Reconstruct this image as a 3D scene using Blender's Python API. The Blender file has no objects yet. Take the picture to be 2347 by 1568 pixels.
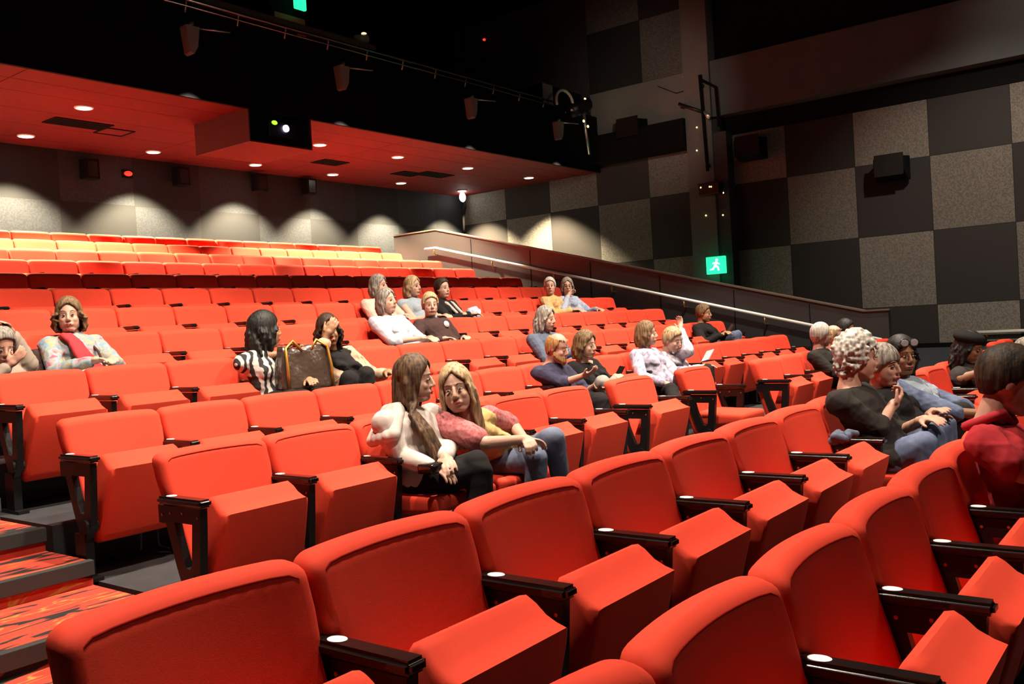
import bpy, bmesh, math, random
import numpy as np
from mathutils import Vector, Matrix, noise as mnoise

random.seed(7)
C = bpy.context.scene.collection
sc = bpy.context.scene
PI = math.pi

# ------------------------------------------------------------------ camera
ZO = 1.36                                     # camera height above the front floor
F_PX, YAW, PIT, ROL = 2085.6, math.radians(37.56), math.radians(-1.0), math.radians(-3.40)
FW = Vector((math.cos(YAW)*math.cos(PIT), math.sin(YAW)*math.cos(PIT), math.sin(PIT)))
_rt = Vector((math.sin(YAW), -math.cos(YAW), 0)); _up = _rt.cross(FW)
RT = _rt*math.cos(ROL) + _up*math.sin(ROL)
UP = -_rt*math.sin(ROL) + _up*math.cos(ROL)
cam_d = bpy.data.cameras.new('camera'); cam = bpy.data.objects.new('camera', cam_d); C.objects.link(cam)
cam_d.sensor_width = 36; cam_d.lens = 36*F_PX/2347; cam_d.clip_start = .05
m = Matrix((RT, UP, -FW)).transposed().to_4x4(); m.translation = Vector((0, 0, ZO))
cam.matrix_world = m
sc.camera = cam

def ray(x, y): return FW + RT*((x-1173.5)/F_PX) - UP*((y-784)/F_PX)
def at(x, y, Y):                              # photo point standing at distance Y up the hall
    d = ray(x, y); d = d*(Y/d.y); return Vector((d.x, d.y, d.z+ZO))
def atX(x, y, X):                             # photo point standing X to the right
    d = ray(x, y); d = d*(X/d.x); return Vector((d.x, d.y, d.z+ZO))
def px(p):
    p = Vector((p[0], p[1], p[2]-ZO)); d = p.dot(FW)
    return 1173.5+F_PX*p.dot(RT)/d, 784-F_PX*p.dot(UP)/d

# ------------------------------------------------------------------ world, exposure, lights
w = bpy.data.worlds.new('world'); sc.world = w; w.use_nodes = True
w.node_tree.nodes['Background'].inputs[0].default_value = (.9, .75, .6, 1)
w.node_tree.nodes['Background'].inputs[1].default_value = 0.0035
sc.view_settings.view_transform = 'Standard'; sc.view_settings.look = 'None'
sc.view_settings.gamma = 1; sc.view_settings.exposure = 0.0; sc.view_settings.use_curve_mapping = False

def spot(name, loc, target, watt, deg, blend=.3, col=(1, .88, .72), size=.1):
    d = bpy.data.lights.new(name, 'SPOT'); d.energy = watt; d.spot_size = math.radians(deg)
    d.spot_blend = blend; d.color = col; d.shadow_soft_size = size
    o = bpy.data.objects.new(name, d); C.objects.link(o); o.location = loc
    o.rotation_euler = (Vector(target)-Vector(loc)).to_track_quat('-Z', 'Y').to_euler(); return o
WARM = (1, .87, .72)
# house spotlights hanging high over the stalls, shining steeply down
for x, w_ in ((1.6, 2100), (4.0, 2500), (6.6, 2500), (9.2, 2300), (11.8, 1900)):
    spot('house_spot', (x, 3.1, 7.4), (x, 4.32, .6), w_, 76, .18, WARM)
for x, w_ in ((1.8, 1500), (4.4, 1500), (7.0, 1500), (9.6, 1500)):  # added frontal fill for the faces and middle rows
    spot('front_fill', (x, .1, 7.4), (x+.3, 5.0, 1.2), w_, 40, .35, WARM)
# free lamps added below the bulkhead fittings, aimed back to brighten the rear rows
for x in (1.6, 4.3, 7.0, 9.6, 12.66, 15.4):
    spot('rear_fill_beam', (x, 10.05, 4.86), (x, 11.35, 1.6), 1100, 66, .35, WARM, .05)
spot('wall_wash', (11.0, 1.0, 6.4), (17, 3.0, 2.5), 2300, 52, .9, WARM)
spot('wall_wash', (12.5, 6.6, 5.2), (17, 9.0, 5.7), 300, 52, .9, WARM)
spot('wall_wash', (12.2, .6, 6.3), (16.75, 1.6, 5.5), 420, 44, 1.0, WARM)  # extra spot added to brighten the beam on the right wall
spot('side_fill', (3.4, -2.2, 6.4), (5.6, 1.1, 1.1), 1500, 36, .7, WARM)  # added to lift the dark group at the right of the front rows
d_ = bpy.data.lights.new('area_fill', 'AREA'); d_.energy = 95; d_.size = 2.2; d_.color = (1, .86, .72)  # soft fill added from the stage side
o_ = bpy.data.objects.new('area_fill', d_); C.objects.link(o_); o_.location = (7.5, -3.4, 5.6)
o_.rotation_euler = (Vector((7, 3, 1))-Vector((7.5, -3.4, 5.6))).to_track_quat('-Z', 'Y').to_euler()
DOWN = [(6.43, 13.74), (8.47, 13.74), (10.5, 13.74), (12.35, 13.74), (14.28, 13.74), (16.3, 13.74),
        (6.26, 11.72), (10.29, 11.72), (12.14, 11.72), (14.13, 11.72), (16.2, 11.72), (4.3, 13.74), (4.2, 11.72), (2.3, 13.74), (2.2, 11.72)]
ZC = 3.23 + ZO
for x, y in DOWN:
    spot('downlight_beam', (x, y, ZC-.03), (x, y, 0), 4600, 100, .5, (1, .80, .50), .05)

# ------------------------------------------------------------------ materials
def mat(name, col, rough=.6, metal=0, emis=None, es=1, spec=.5, noise=None, bump=None, coat=0):
    mt = bpy.data.materials.new(name); mt.use_nodes = True; nt = mt.node_tree
    b = nt.nodes['Principled BSDF']
    b.inputs['Base Color'].default_value = (*col, 1); b.inputs['Roughness'].default_value = rough
    b.inputs['Metallic'].default_value = metal; b.inputs['Specular IOR Level'].default_value = spec
    b.inputs['Coat Weight'].default_value = coat
    if emis:
        b.inputs['Emission Color'].default_value = (*emis, 1); b.inputs['Emission Strength'].default_value = es
    tc = nt.nodes.new('ShaderNodeTexCoord')
    if noise:                                  # (scale, amount)
        n = nt.nodes.new('ShaderNodeTexNoise'); n.inputs['Scale'].default_value = noise[0]; n.inputs['Detail'].default_value = 4
        nt.links.new(tc.outputs['Object'], n.inputs['Vector'])
        r = nt.nodes.new('ShaderNodeMapRange'); r.inputs['To Min'].default_value = 1-noise[1]; r.inputs['To Max'].default_value = 1+noise[1]
        nt.links.new(n.outputs['Fac'], r.inputs['Value'])
        mx = nt.nodes.new('ShaderNodeVectorMath'); mx.operation = 'SCALE'; mx.inputs[0].default_value = col
        nt.links.new(r.outputs[0], mx.inputs['Scale']); nt.links.new(mx.outputs[0], b.inputs['Base Color'])
    if bump:                                   # (scale, strength, distance)
        n = nt.nodes.new('ShaderNodeTexNoise'); n.inputs['Scale'].default_value = bump[0]; n.inputs['Detail'].default_value = 3
        nt.links.new(tc.outputs['Object'], n.inputs['Vector'])
        bp = nt.nodes.new('ShaderNodeBump'); bp.inputs['Strength'].default_value = bump[1]; bp.inputs['Distance'].default_value = bump[2]
        nt.links.new(n.outputs['Fac'], bp.inputs['Height']); nt.links.new(bp.outputs[0], b.inputs['Normal'])
    return mt

def pattern(name, cols, scale=8, kind='noise', stretch=(1, 1, 1), rough=.85, distort=0.0):
    """a printed fabric: colour ramp over a noise / wave / voronoi field"""
    mt = bpy.data.materials.new(name); mt.use_nodes = True; nt = mt.node_tree; b = nt.nodes['Principled BSDF']
    b.inputs['Roughness'].default_value = rough
    tc = nt.nodes.new('ShaderNodeTexCoord'); mp = nt.nodes.new('ShaderNodeMapping'); mp.inputs['Scale'].default_value = stretch
    nt.links.new(tc.outputs['Object'], mp.inputs['Vector'])
    if kind == 'wave':
        n = nt.nodes.new('ShaderNodeTexWave'); n.inputs['Scale'].default_value = scale; n.inputs['Distortion'].default_value = distort
        n.inputs['Detail'].default_value = 2; out = n.outputs['Fac']
    elif kind == 'voronoi':
        n = nt.nodes.new('ShaderNodeTexVoronoi'); n.inputs['Scale'].default_value = scale; out = n.outputs['Distance']
    else:
        n = nt.nodes.new('ShaderNodeTexNoise'); n.inputs['Scale'].default_value = scale; n.inputs['Detail'].default_value = 3
        n.inputs['Distortion'].default_value = distort; out = n.outputs['Fac']
    nt.links.new(mp.outputs[0], n.inputs['Vector'])
    cr = nt.nodes.new('ShaderNodeValToRGB'); el = cr.color_ramp.elements
    while len(el) < len(cols): el.new(.5)
    for e, (p, c) in zip(el, cols): e.position = p; e.color = (c[0]*.6, c[1]*.6, c[2]*.6, 1)
    nt.links.new(out, cr.inputs[0]); nt.links.new(cr.outputs[0], b.inputs['Base Color'])
    return mt

def N(nt, t, **kw):
    n = nt.nodes.new(t)
    for k, v in kw.items(): setattr(n, k, v)
    return n
def MATH(nt, op, a, b=None, c=None):
    n = N(nt, 'ShaderNodeMath', operation=op)
    for i, v in enumerate((a, b, c)):
        if v is None: continue
        if isinstance(v, (int, float)): n.inputs[i].default_value = v
        else: nt.links.new(v, n.inputs[i])
    return n.outputs[0]

def checker(name, axis, u0, su, z0, sz, light, dark, flip=0):
    """square acoustic tiles, alternately pale perforated and dark plain, with thin joints"""
    mt = bpy.data.materials.new(name); mt.use_nodes = True; nt = mt.node_tree; b = nt.nodes['Principled BSDF']
    g = N(nt, 'ShaderNodeNewGeometry'); s = N(nt, 'ShaderNodeSeparateXYZ'); nt.links.new(g.outputs['Position'], s.inputs[0])
    uu = MATH(nt, 'DIVIDE', MATH(nt, 'SUBTRACT', s.outputs[axis], u0), su)
    vv = MATH(nt, 'DIVIDE', MATH(nt, 'SUBTRACT', s.outputs[2], z0), sz)
    fu, fv = MATH(nt, 'FLOOR', uu), MATH(nt, 'FLOOR', vv)
    par = MATH(nt, 'PINGPONG', MATH(nt, 'ADD', MATH(nt, 'ADD', fu, fv), flip), 1.0)
    def edge(x): return MATH(nt, 'ABSOLUTE', MATH(nt, 'SUBTRACT', MATH(nt, 'FRACT', x), .5))
    joint = MATH(nt, 'GREATER_THAN', MATH(nt, 'MAXIMUM', edge(uu), edge(vv)), .4955)
    vo = N(nt, 'ShaderNodeTexNoise'); vo.inputs['Scale'].default_value = 38; vo.inputs['Detail'].default_value = 1
    nt.links.new(g.outputs['Position'], vo.inputs['Vector'])
    grain = N(nt, 'ShaderNodeMapRange'); nt.links.new(vo.outputs['Fac'], grain.inputs['Value'])
    grain.inputs['From Min'].default_value = .35; grain.inputs['From Max'].default_value = .65
    grain.inputs['To Min'].default_value = .72; grain.inputs['To Max'].default_value = 1.2
    lc = N(nt, 'ShaderNodeVectorMath', operation='SCALE'); lc.inputs[0].default_value = light; nt.links.new(grain.outputs[0], lc.inputs['Scale'])
    wn = N(nt, 'ShaderNodeTexWhiteNoise'); cv = N(nt, 'ShaderNodeCombineXYZ'); nt.links.new(fu, cv.inputs[0]); nt.links.new(fv, cv.inputs[1])
    nt.links.new(cv.outputs[0], wn.inputs['Vector'])
    tone = N(nt, 'ShaderNodeMapRange'); nt.links.new(wn.outputs['Value'], tone.inputs['Value'])
    tone.inputs['To Min'].default_value = .8; tone.inputs['To Max'].default_value = 1.15
    mx = N(nt, 'ShaderNodeMix', data_type='RGBA'); nt.links.new(par, mx.inputs[0]); mx.inputs[6].default_value = (*dark, 1); nt.links.new(lc.outputs[0], mx.inputs[7])
    mj = N(nt, 'ShaderNodeMix', data_type='RGBA'); nt.links.new(joint, mj.inputs[0]); nt.links.new(mx.outputs[2], mj.inputs[6]); mj.inputs[7].default_value = (.008, .007, .006, 1)
    sv = N(nt, 'ShaderNodeVectorMath', operation='SCALE'); nt.links.new(mj.outputs[2], sv.inputs[0]); nt.links.new(tone.outputs[0], sv.inputs['Scale'])
    nt.links.new(sv.outputs[0], b.inputs['Base Color']); b.inputs['Roughness'].default_value = .8; b.inputs['Specular IOR Level'].default_value = .25
    return mt

RED = mat('red_upholstery', (.60, .044, .019), .85, spec=.2, noise=(14, .05), bump=(300, .16, .001))
BLACK = mat('black_metal', (.006, .005, .005), .4, spec=.25)
GLOSS = mat('black_lacquer', (.010, .006, .005), .18, spec=.42)
MATTE = mat('matte_black', (.002, .002, .002), .9, spec=.1)
DISC = mat('white_number_plate', (.85, .82, .74), .4)
STEEL = mat('steel', (.6, .55, .5), .3, .9)
CHROME = mat('polished_rail', (.85, .78, .72), .35, .25)  # pale, mostly diffuse colour stands in for the rail's long highlight
BRASS = mat('brass', (.7, .4, .15), .35, 1)
PLANK = mat('grey_vinyl_planks', (.03, .028, .03), .55, noise=(9, .5))
SOFFIT = mat('red_ceiling_paint', (.080, .0030, .0016), .75, spec=.2, noise=(1.2, .12))
PANEL = mat('dark_timber_panel', (.021, .022, .022), .45, noise=(3, .25))
GREYBOX = mat('grey_box', (.25, .23, .21), .6)
LAMPW = mat('lit_lamp', (1, 1, 1), .5, emis=(1, .93, .8), es=30)
GREEN = mat('green_exit_light', (.0, .3, .1), .5, emis=(.02, 1, .35), es=1.6)
WHITEGLOW = mat('exit_pictogram', (.8, 1, .85), .5, emis=(.75, 1, .85), es=1.6)
REDLED = mat('red_led', (.5, 0, 0), .4, emis=(1, .02, .01), es=3)
GREENLED = mat('green_led', (.1, .6, 0), .4, emis=(.25, 1, .02), es=3)
BLUELENS = mat('lit_lens', (.5, .5, .9), .3, emis=(.6, .55, 1), es=8)
AMBER = mat('amber_led', (.9, .6, .2), .3, emis=(1, .75, .35), es=2)

def carpet_mat():
    mt = bpy.data.materials.new('patterned_carpet'); mt.use_nodes = True; nt = mt.node_tree; b = nt.nodes['Principled BSDF']
    b.inputs['Roughness'].default_value = .95
    tc = N(nt, 'ShaderNodeTexCoord'); mp = N(nt, 'ShaderNodeMapping'); mp.inputs['Rotation'].default_value = (0.5, 0.3, .7); mp.inputs['Scale'].default_value = (1.2, 5.5, 3.2)
    nt.links.new(tc.outputs['Object'], mp.inputs[0])
    n1 = N(nt, 'ShaderNodeTexNoise'); n1.inputs['Scale'].default_value = 2.6; n1.inputs['Distortion'].default_value = .9; nt.links.new(mp.outputs[0], n1.inputs['Vector'])
    cr = N(nt, 'ShaderNodeValToRGB'); el = cr.color_ramp.elements; el.new(.4); el.new(.42); el.new(.62); el.new(.64)
    for e, (p, c) in zip(el, [(0, (.008, .005, .005)), (.42, (.009, .006, .005)), (.445, (.40, .030, .010)), (.60, (.42, .034, .012)), (.62, (.42, .19, .03)), (.655, (.40, .030, .010))]):
        e.position = p; e.color = (*c, 1)
    nt.links.new(n1.outputs['Fac'], cr.inputs[0]); nt.links.new(cr.outputs[0], b.inputs['Base Color'])
    return mt
CARPET = carpet_mat()
NOSING = mat('black_nosing', (.03, .03, .028), .5)

# ------------------------------------------------------------------ mesh helpers
def finish(name, me, mt, parent=None, smooth=True, loc=None):
    for m_ in (mt if isinstance(mt, (list, tuple)) else [mt]): me.materials.append(m_)
    o = bpy.data.objects.new(name, me); C.objects.link(o)
    if smooth: me.polygons.foreach_set('use_smooth', [True]*len(me.polygons))
    if parent: o.parent = parent
    if loc is not None: o.location = loc
    return o
def obj(name, bm, mt, parent=None, smooth=False, loc=None, bevel=0, seg=2):
    if bevel: bmesh.ops.bevel(bm, geom=bm.edges[:], offset=bevel, segments=seg, profile=.6, affect='EDGES')
    bmesh.ops.recalc_face_normals(bm, faces=bm.faces[:])
    me = bpy.data.meshes.new(name); bm.to_mesh(me); bm.free()
    return finish(name, me, mt, parent, smooth, loc)
def thing(name, label, cat, loc=(0, 0, 0), rotz=0, group=None):
    o = bpy.data.objects.new(name, None); C.objects.link(o); o.location = loc; o.rotation_euler = (0, 0, rotz)
    o.empty_display_size = .1
    o['label'] = label; o['category'] = cat
    if group: o['group'] = group
    return o
def tag(o, label, cat, group=None):
    o['label'] = label; o['category'] = cat
    if group: o['group'] = group
    return o
def struct(name, bm, mt, smooth=False):
    o = obj(name, bm, mt, None, smooth); o['kind'] = 'structure'; return o
def box(bm, x0, x1, y0, y1, z0, z1, mtx=None):
    vs = [bm.verts.new((x, y, z)) for x in (x0, x1) for y in (y0, y1) for z in (z0, z1)]
    for f in ((0, 1, 3, 2), (4, 6, 7, 5), (0, 4, 5, 1), (2, 3, 7, 6), (0, 2, 6, 4), (1, 5, 7, 3)): bm.faces.new([vs[i] for i in f])
    if mtx: bmesh.ops.transform(bm, matrix=mtx, verts=vs)
    return vs
def B(*a, **k): bm = bmesh.new(); box(bm, *a, **k); return bm
def frame_of(d):
    d = Vector(d).normalized(); a = Vector((0, 0, 1)) if abs(d.z) < .9 else Vector((1, 0, 0))
    s = d.cross(a).normalized(); return d, s, d.cross(s)
def tube(bm, pts, rad, n=10, cap=True):
    pts = [Vector(p) for p in pts]; rings = []
    rs = rad if isinstance(rad, (list, tuple)) else [rad]*len(pts)
    ps = None
    for i, p in enumerate(pts):
        d = (pts[min(i+1, len(pts)-1)]-pts[max(i-1, 0)])
        if d.length < 1e-6: d = Vector((0, 0, 1))
        d.normalize()
        if ps is None: _, s, t = frame_of(d)
        else:
            s = (ps-d*ps.dot(d)); s = s.normalized() if s.length > 1e-5 else frame_of(d)[1]; t = d.cross(s)
        ps = s
        rings.append([bm.verts.new(p+(s*math.cos(2*PI*k/n)+t*math.sin(2*PI*k/n))*rs[i]) for k in range(n)])
    for a, b in zip(rings, rings[1:]):
        for k in range(n): bm.faces.new((a[k], a[(k+1) % n], b[(k+1) % n], b[k]))
    if cap: bm.faces.new(rings[0][::-1]); bm.faces.new(rings[-1])
    return rings
def capsule(bm, p0, p1, r0, r1=None, n=12):
    p0, p1 = Vector(p0), Vector(p1); r1 = r0 if r1 is None else r1
    d = (p1-p0); L = d.length; d = d/L if L > 1e-6 else Vector((0, 0, 1))
    pts, rs = [], []
    for k in range(5): a = PI/2*k/4; pts.append(p0-d*r0*math.cos(a)); rs.append(max(r0*math.sin(a), r0*.05))
    for k in range(5): a = PI/2*k/4; pts.append(p1+d*r1*math.sin(a)); rs.append(max(r1*math.cos(a), r1*.05))
    tube(bm, pts, rs, n)
def ellip(bm, c, ax, sub=2):
    """ax: three axis vectors scaled to the radii"""
    M = Matrix((ax[0], ax[1], ax[2])).transposed().to_4x4(); M.translation = Vector(c)
    bmesh.ops.create_icosphere(bm, subdivisions=sub, radius=1, matrix=M)
def remesh(bm, voxel, smooth=4, folds=0, seed=0, fscale=9):
    """fuse the shapes in bm into one continuous skin"""
    bmesh.ops.recalc_face_normals(bm, faces=bm.faces[:])
    me = bpy.data.meshes.new('tmp'); bm.to_mesh(me); bm.free()
    o = bpy.data.objects.new('tmp', me); C.objects.link(o)
    r = o.modifiers.new('r', 'REMESH'); r.mode = 'VOXEL'; r.voxel_size = voxel; r.adaptivity = 0
    s = o.modifiers.new('s', 'SMOOTH'); s.factor = .5; s.iterations = smooth
    dg = bpy.context.evaluated_depsgraph_get(); dg.update()
    out = bpy.data.meshes.new_from_object(o.evaluated_get(dg))
    bpy.data.objects.remove(o); bpy.data.meshes.remove(me)
    if folds:
        n = len(out.vertices); co = np.empty(n*3, np.float32); out.vertices.foreach_get('co', co); no = np.empty(n*3, np.float32)
        out.vertex_normals.foreach_get('vector', no); co = co.reshape(-1, 3); no = no.reshape(-1, 3)
        rng = np.random.RandomState(seed); h = np.zeros(n)
        for k in range(5):
            d = rng.normal(size=3); d[2] *= 1.4; d /= np.linalg.norm(d); e = rng.normal(size=3)
            ph = co@d*fscale*2*PI*(.6+.5*k)+2.2*np.sin(co@e*7+rng.rand()*6)+rng.rand()*6
            h += (1-np.abs(np.sin(ph*.5)))**2.2/(1+.5*k)
        co += no*((h-h.mean())*folds)[:, None]
        out.vertices.foreach_set('co', co.ravel()); out.update()
    return out
def disc(bm, c, r, axis, th=.004, n=20, sx=1.0):
    d, s, t = frame_of(axis); c = Vector(c)
    a = [bm.verts.new(c+(s*math.cos(2*PI*k/n)*sx+t*math.sin(2*PI*k/n))*r) for k in range(n)]
    b = [bm.verts.new(v.co+d*th) for v in a]
    bm.faces.new(a); bm.faces.new(b)
    for k in range(n): bm.faces.new((a[k], a[(k+1) % n], b[(k+1) % n], b[k]))

# ------------------------------------------------------------------ rows: Y of the seat-back tops and their height over the camera
ROWS = {-1: (.84, -.577), 0: (1.68, -.495), 1: (3.57, -.457)}
for k in range(2, 12): ROWS[k] = (4.675+.9575*(k-2), -.348+.2316*(k-2))
H_SEAT = .78
def floor_z(k): return ROWS[k][1]+.012+ZO-H_SEAT
def row_y(k): return ROWS[k][0]
def edge_y(k):                                # where the step up to row k's platform stands
    return row_y(k-1)+.075 if k > -1 else -3
XW, YB = 17.07, 14.4                          # right wall, back wall
XH = 13.1                                     # half wall beside the aisle

# ------------------------------------------------------------------ setting
bm = bmesh.new()
box(bm, -4, XW, -4, edge_y(0), -.2, floor_z(-1))
for k in range(0, 12):
    y1 = edge_y(k+1) if k < 11 else YB
    box(bm, -4 if k < 2 else 2.22, XW if k < 2 else XH, edge_y(k), y1+.02, -.2, floor_z(k))
box(bm, XH, XW, edge_y(2), YB, -.2, floor_z(1))
struct('floor', bm, PLANK)
bm = B(-4, XW+.3, YB, YB+.2, -.2, ZC+.3)
struct('wall_back', bm, checker('back_wall_tiles', 0, 7.2, 1.268, 2.41+ZO, 1.268, (.017, .0195, .024), (.008, .009, .0105), 1))
WT = checker('side_wall_tiles', 1, 6.298, 1.267, 2.517+ZO, 1.29, (.115, .100, .083), (.018, .015, .0145), 1)
WT2 = checker('side_wall_tiles_rear', 1, 9.25, 1.275, 2.515+ZO, 1.29, (.12, .113, .10), (.026, .023, .022), 0)
struct('wall_right', B(XW, XW+.2, -4, 7.6, -.77+ZO, 8.6), WT)
struct('wall_right_rear', B(XW, XW+.2, 7.6, YB, -.2, 8.6), WT2)
struct('baseboard_right', B(XW-.02, XW+.2, -4, 7.6, -.2, -.77+ZO), mat('blue_grey_skirting', (.03, .034, .04), .7))
struct('trim_1', B(XW-.03, XW, -4, 7.6, -.80+ZO, -.73+ZO), MATTE)
struct('recess_shade_strip', B(XW-.02, XW, -4, 7.6, 3.50+ZO, 3.92+ZO), MATTE)  # black strip stands in for the shaded recess under the beam
struct('beam_right', B(XW-.32, XW, -4, 7.6, 3.86+ZO, 4.95+ZO), mat('brown_beam_paint', (.042, .046, .046), .8, noise=(2, .2)))
struct('wall_upper_dark', B(XW-.06, XW, -4, 7.6, 4.95+ZO, 8.6), MATTE)
struct('ceiling', B(-4, XW+.2, -4, YB+.2, 8.6, 8.8), MATTE)
struct('wall_left', B(-4.2, -4, -4, YB+.2, -.2, 8.6), MATTE)
struct('wall_front', B(-4, XW, -4.2, -4, -.2, 8.6), MATTE)
struct('wall_back_upper', B(-4, XW, YB, YB+.2, ZC+.3, 8.6), MATTE)
# soffit over the rear rows: red boards with dark joints
bm = bmesh.new()
for a, b in ((10.47, 10.95), (10.96, 11.45), (11.46, 12.25), (12.26, 13.05), (13.06, 13.9), (13.91, YB)):
    for c, d in ((-4, 4.98), (4.99, 8.48), (8.49, 11.3), (11.31, 14.1), (14.11, XW)): box(bm, c, d, a, b, ZC, ZC+.04)
struct('ceiling_soffit', bm, SOFFIT)
struct('ceiling_soffit_backing', B(-4, XW, 10.45, YB, ZC+.04, ZC+.1), MATTE)
struct('bulkhead', B(-4, XW, 10.42, 10.47, ZC-.01, 4.42+ZO), MATTE)
struct('bulkhead_deck', B(-4, XW, 10.47, YB, 4.36+ZO, 4.40+ZO), MATTE)
# pillar on the right wall
PIL = mat('pillar_paint', (.075, .065, .058), .8, noise=(4, .15))
struct('pillar_right', B(XW-.35, XW, 7.62, 8.17, -.2, 8.6), PIL)
struct('trim_3', B(XW-.30, XW, 7.35, 7.62, -.2, 3.55+ZO), mat('dark_return', (.022, .019, .018), .8))

UB = mat('upper_wall_plaster', (.10, .094, .084), .85, noise=(3, .15), bump=(60, .3, .004))
struct('trim_5', B(XW-.03, XW, 8.17, 10.56, 3.93+ZO, 4.93+ZO), UB)
struct('trim_6', B(XW-.03, XW, 10.56, YB, 3.30+ZO, 8.6), mat('brown_upper_wall', (.028, .019, .017), .9))
struct('wall_right_upper', B(XW-.03, XW, 8.17, 10.56, 4.93+ZO, 8.6), checker('upper_tiles', 1, 9.26, 1.3, 4.93+ZO, 1.3, (.075, .07, .063), (.012, .011, .0105), 0))
struct('trim_4', B(XW-.45, XW, 8.17, 10.45, 3.36+ZO, 3.93+ZO), MATTE)
# half wall that follows the rake
slope = (1.93+.09)/(11.77-3.85); zt = lambda y: 1.93+ZO-slope*(11.77-y)
bm = bmesh.new()
prof = [(3.52, -.2), (12.9, -.2), (12.9, zt(11.77)), (11.77, zt(11.77)), (3.85, zt(3.85)), (3.52, zt(3.85))]
a = [bm.verts.new((XH, y, z)) for y, z in prof]; b = [bm.verts.new((XH+.12, y, z)) for y, z in prof]
bm.faces.new(a); bm.faces.new(b[::-1])
for i in range(6): bm.faces.new((a[i], a[(i+1) % 6], b[(i+1) % 6], b[i]))
hw = obj('half_wall', bm, PANEL); hw['kind'] = 'structure'
bm = bmesh.new()
for y in (10.9, 9.55, 8.3, 7.0, 5.75, 4.6): box(bm, XH-.004, XH, y, y+.012, -.1, zt(y)-.04)
obj('panel_joint', bm, MATTE, hw)
bm = bmesh.new()
for p, q in (((12.9, zt(11.77)), (11.77, zt(11.77))), ((11.77, zt(11.77)), (3.85, zt(3.85))), ((3.85, zt(3.85)), (3.50, zt(3.85)))):
    A = Vector((XH-.02, p[0], p[1])); D = Vector((XH-.02, q[0], q[1]))
    v = [bm.verts.new(x+Vector(o_)) for x in (A, D) for o_ in ((0, 0, 0), (.16, 0, 0), (.16, 0, .022), (0, 0, .022))]
    for f in ((0, 1, 2, 3), (7, 6, 5, 4), (0, 4, 5, 1), (1, 5, 6, 2), (2, 6, 7, 3), (3, 7, 4, 0)): bm.faces.new([v[i] for i in f])
obj('coping', bm, mat('bronze_coping', (.10, .082, .06), .4, .2), hw)
# handrail on the half wall
hr = thing('handrail', 'long polished handrail running down the dark half wall', 'handrail', (XH, 7.6, zt(7.6)-.3))
def hz(y): return zt(y)-.335
P = [Vector((XH-.10, 11.98, hz(11.8)-.02)), Vector((XH-.10, 11.7, hz(11.7))), Vector((XH-.10, 3.6, hz(3.6)))]
bm = bmesh.new(); tube(bm, [p-hr.location for p in P], .024, 12); obj('rail', bm, CHROME, hr, True)
for y in (11.75, 10.35, 9.0, 7.85, 6.55, 5.25, 4.1):
    bm = bmesh.new(); q = Vector((XH-.10, y, hz(y)-.02))-hr.location
    tube(bm, [q, q-Vector((0, 0, .09)), q+Vector((.04, 0, -.11)), q+Vector((.1, 0, -.11))], .013, 8); obj('bracket', bm, BRASS, hr, True)
# handrail fixed to the right wall at the front
hr2 = thing('handrail', 'short level handrail on the tiled wall at right, by the beret wearer', 'handrail', (XW, 2.0, .8))
bm = bmesh.new(); z = -.575+ZO-.8
tube(bm, [(-.09, 1.15, z), (-.09, -2.5, z)], .03, 12); obj('rail', bm, CHROME, hr2, True)
for y in (1.0, -.6, -2.2):
    bm = bmesh.new(); tube(bm, [(-.09, y, z), (-.09, y, z-.07), (0, y, z-.07)], .014, 8); obj('bracket', bm, BRASS, hr2, True)

# ------------------------------------------------------------------ carpeted stairs in the left aisle
st = thing('carpeted_stair', 'red patterned carpet stair with black nosings in the left aisle', 'stairs', (1.4, 3.0, 0))
X0, X1 = .2, 2.18
def step(x0, x1, y0, y1, z0, z1):
    L = st.location
    o = obj('step', B(x0-L.x, x1-L.x, y0-L.y, y1-L.y, z0, z1-.003), CARPET, st)
    obj('nosing', B(x0-L.x, x1-L.x+.004, y0-.015-L.y, y0+.03-L.y, z1-.07, z1+.003), NOSING, o, bevel=.004)
for k in range(2, 9):
    e, f, z = edge_y(k), edge_y(k+1), floor_z(k); zp = floor_z(k-1)
    step(X0, X1, e, f-.46, zp-.3, z)
    step(X0, X1-.0, f-.46, f, zp-.3, (z+floor_z(k+1))/2)
o = obj('landing', B(X0-1.4, 2.0-1.4, edge_y(1)+.3-3.0, edge_y(2)-3.0, floor_z(1)-.02, floor_z(1)+.006), CARPET, st)

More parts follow.
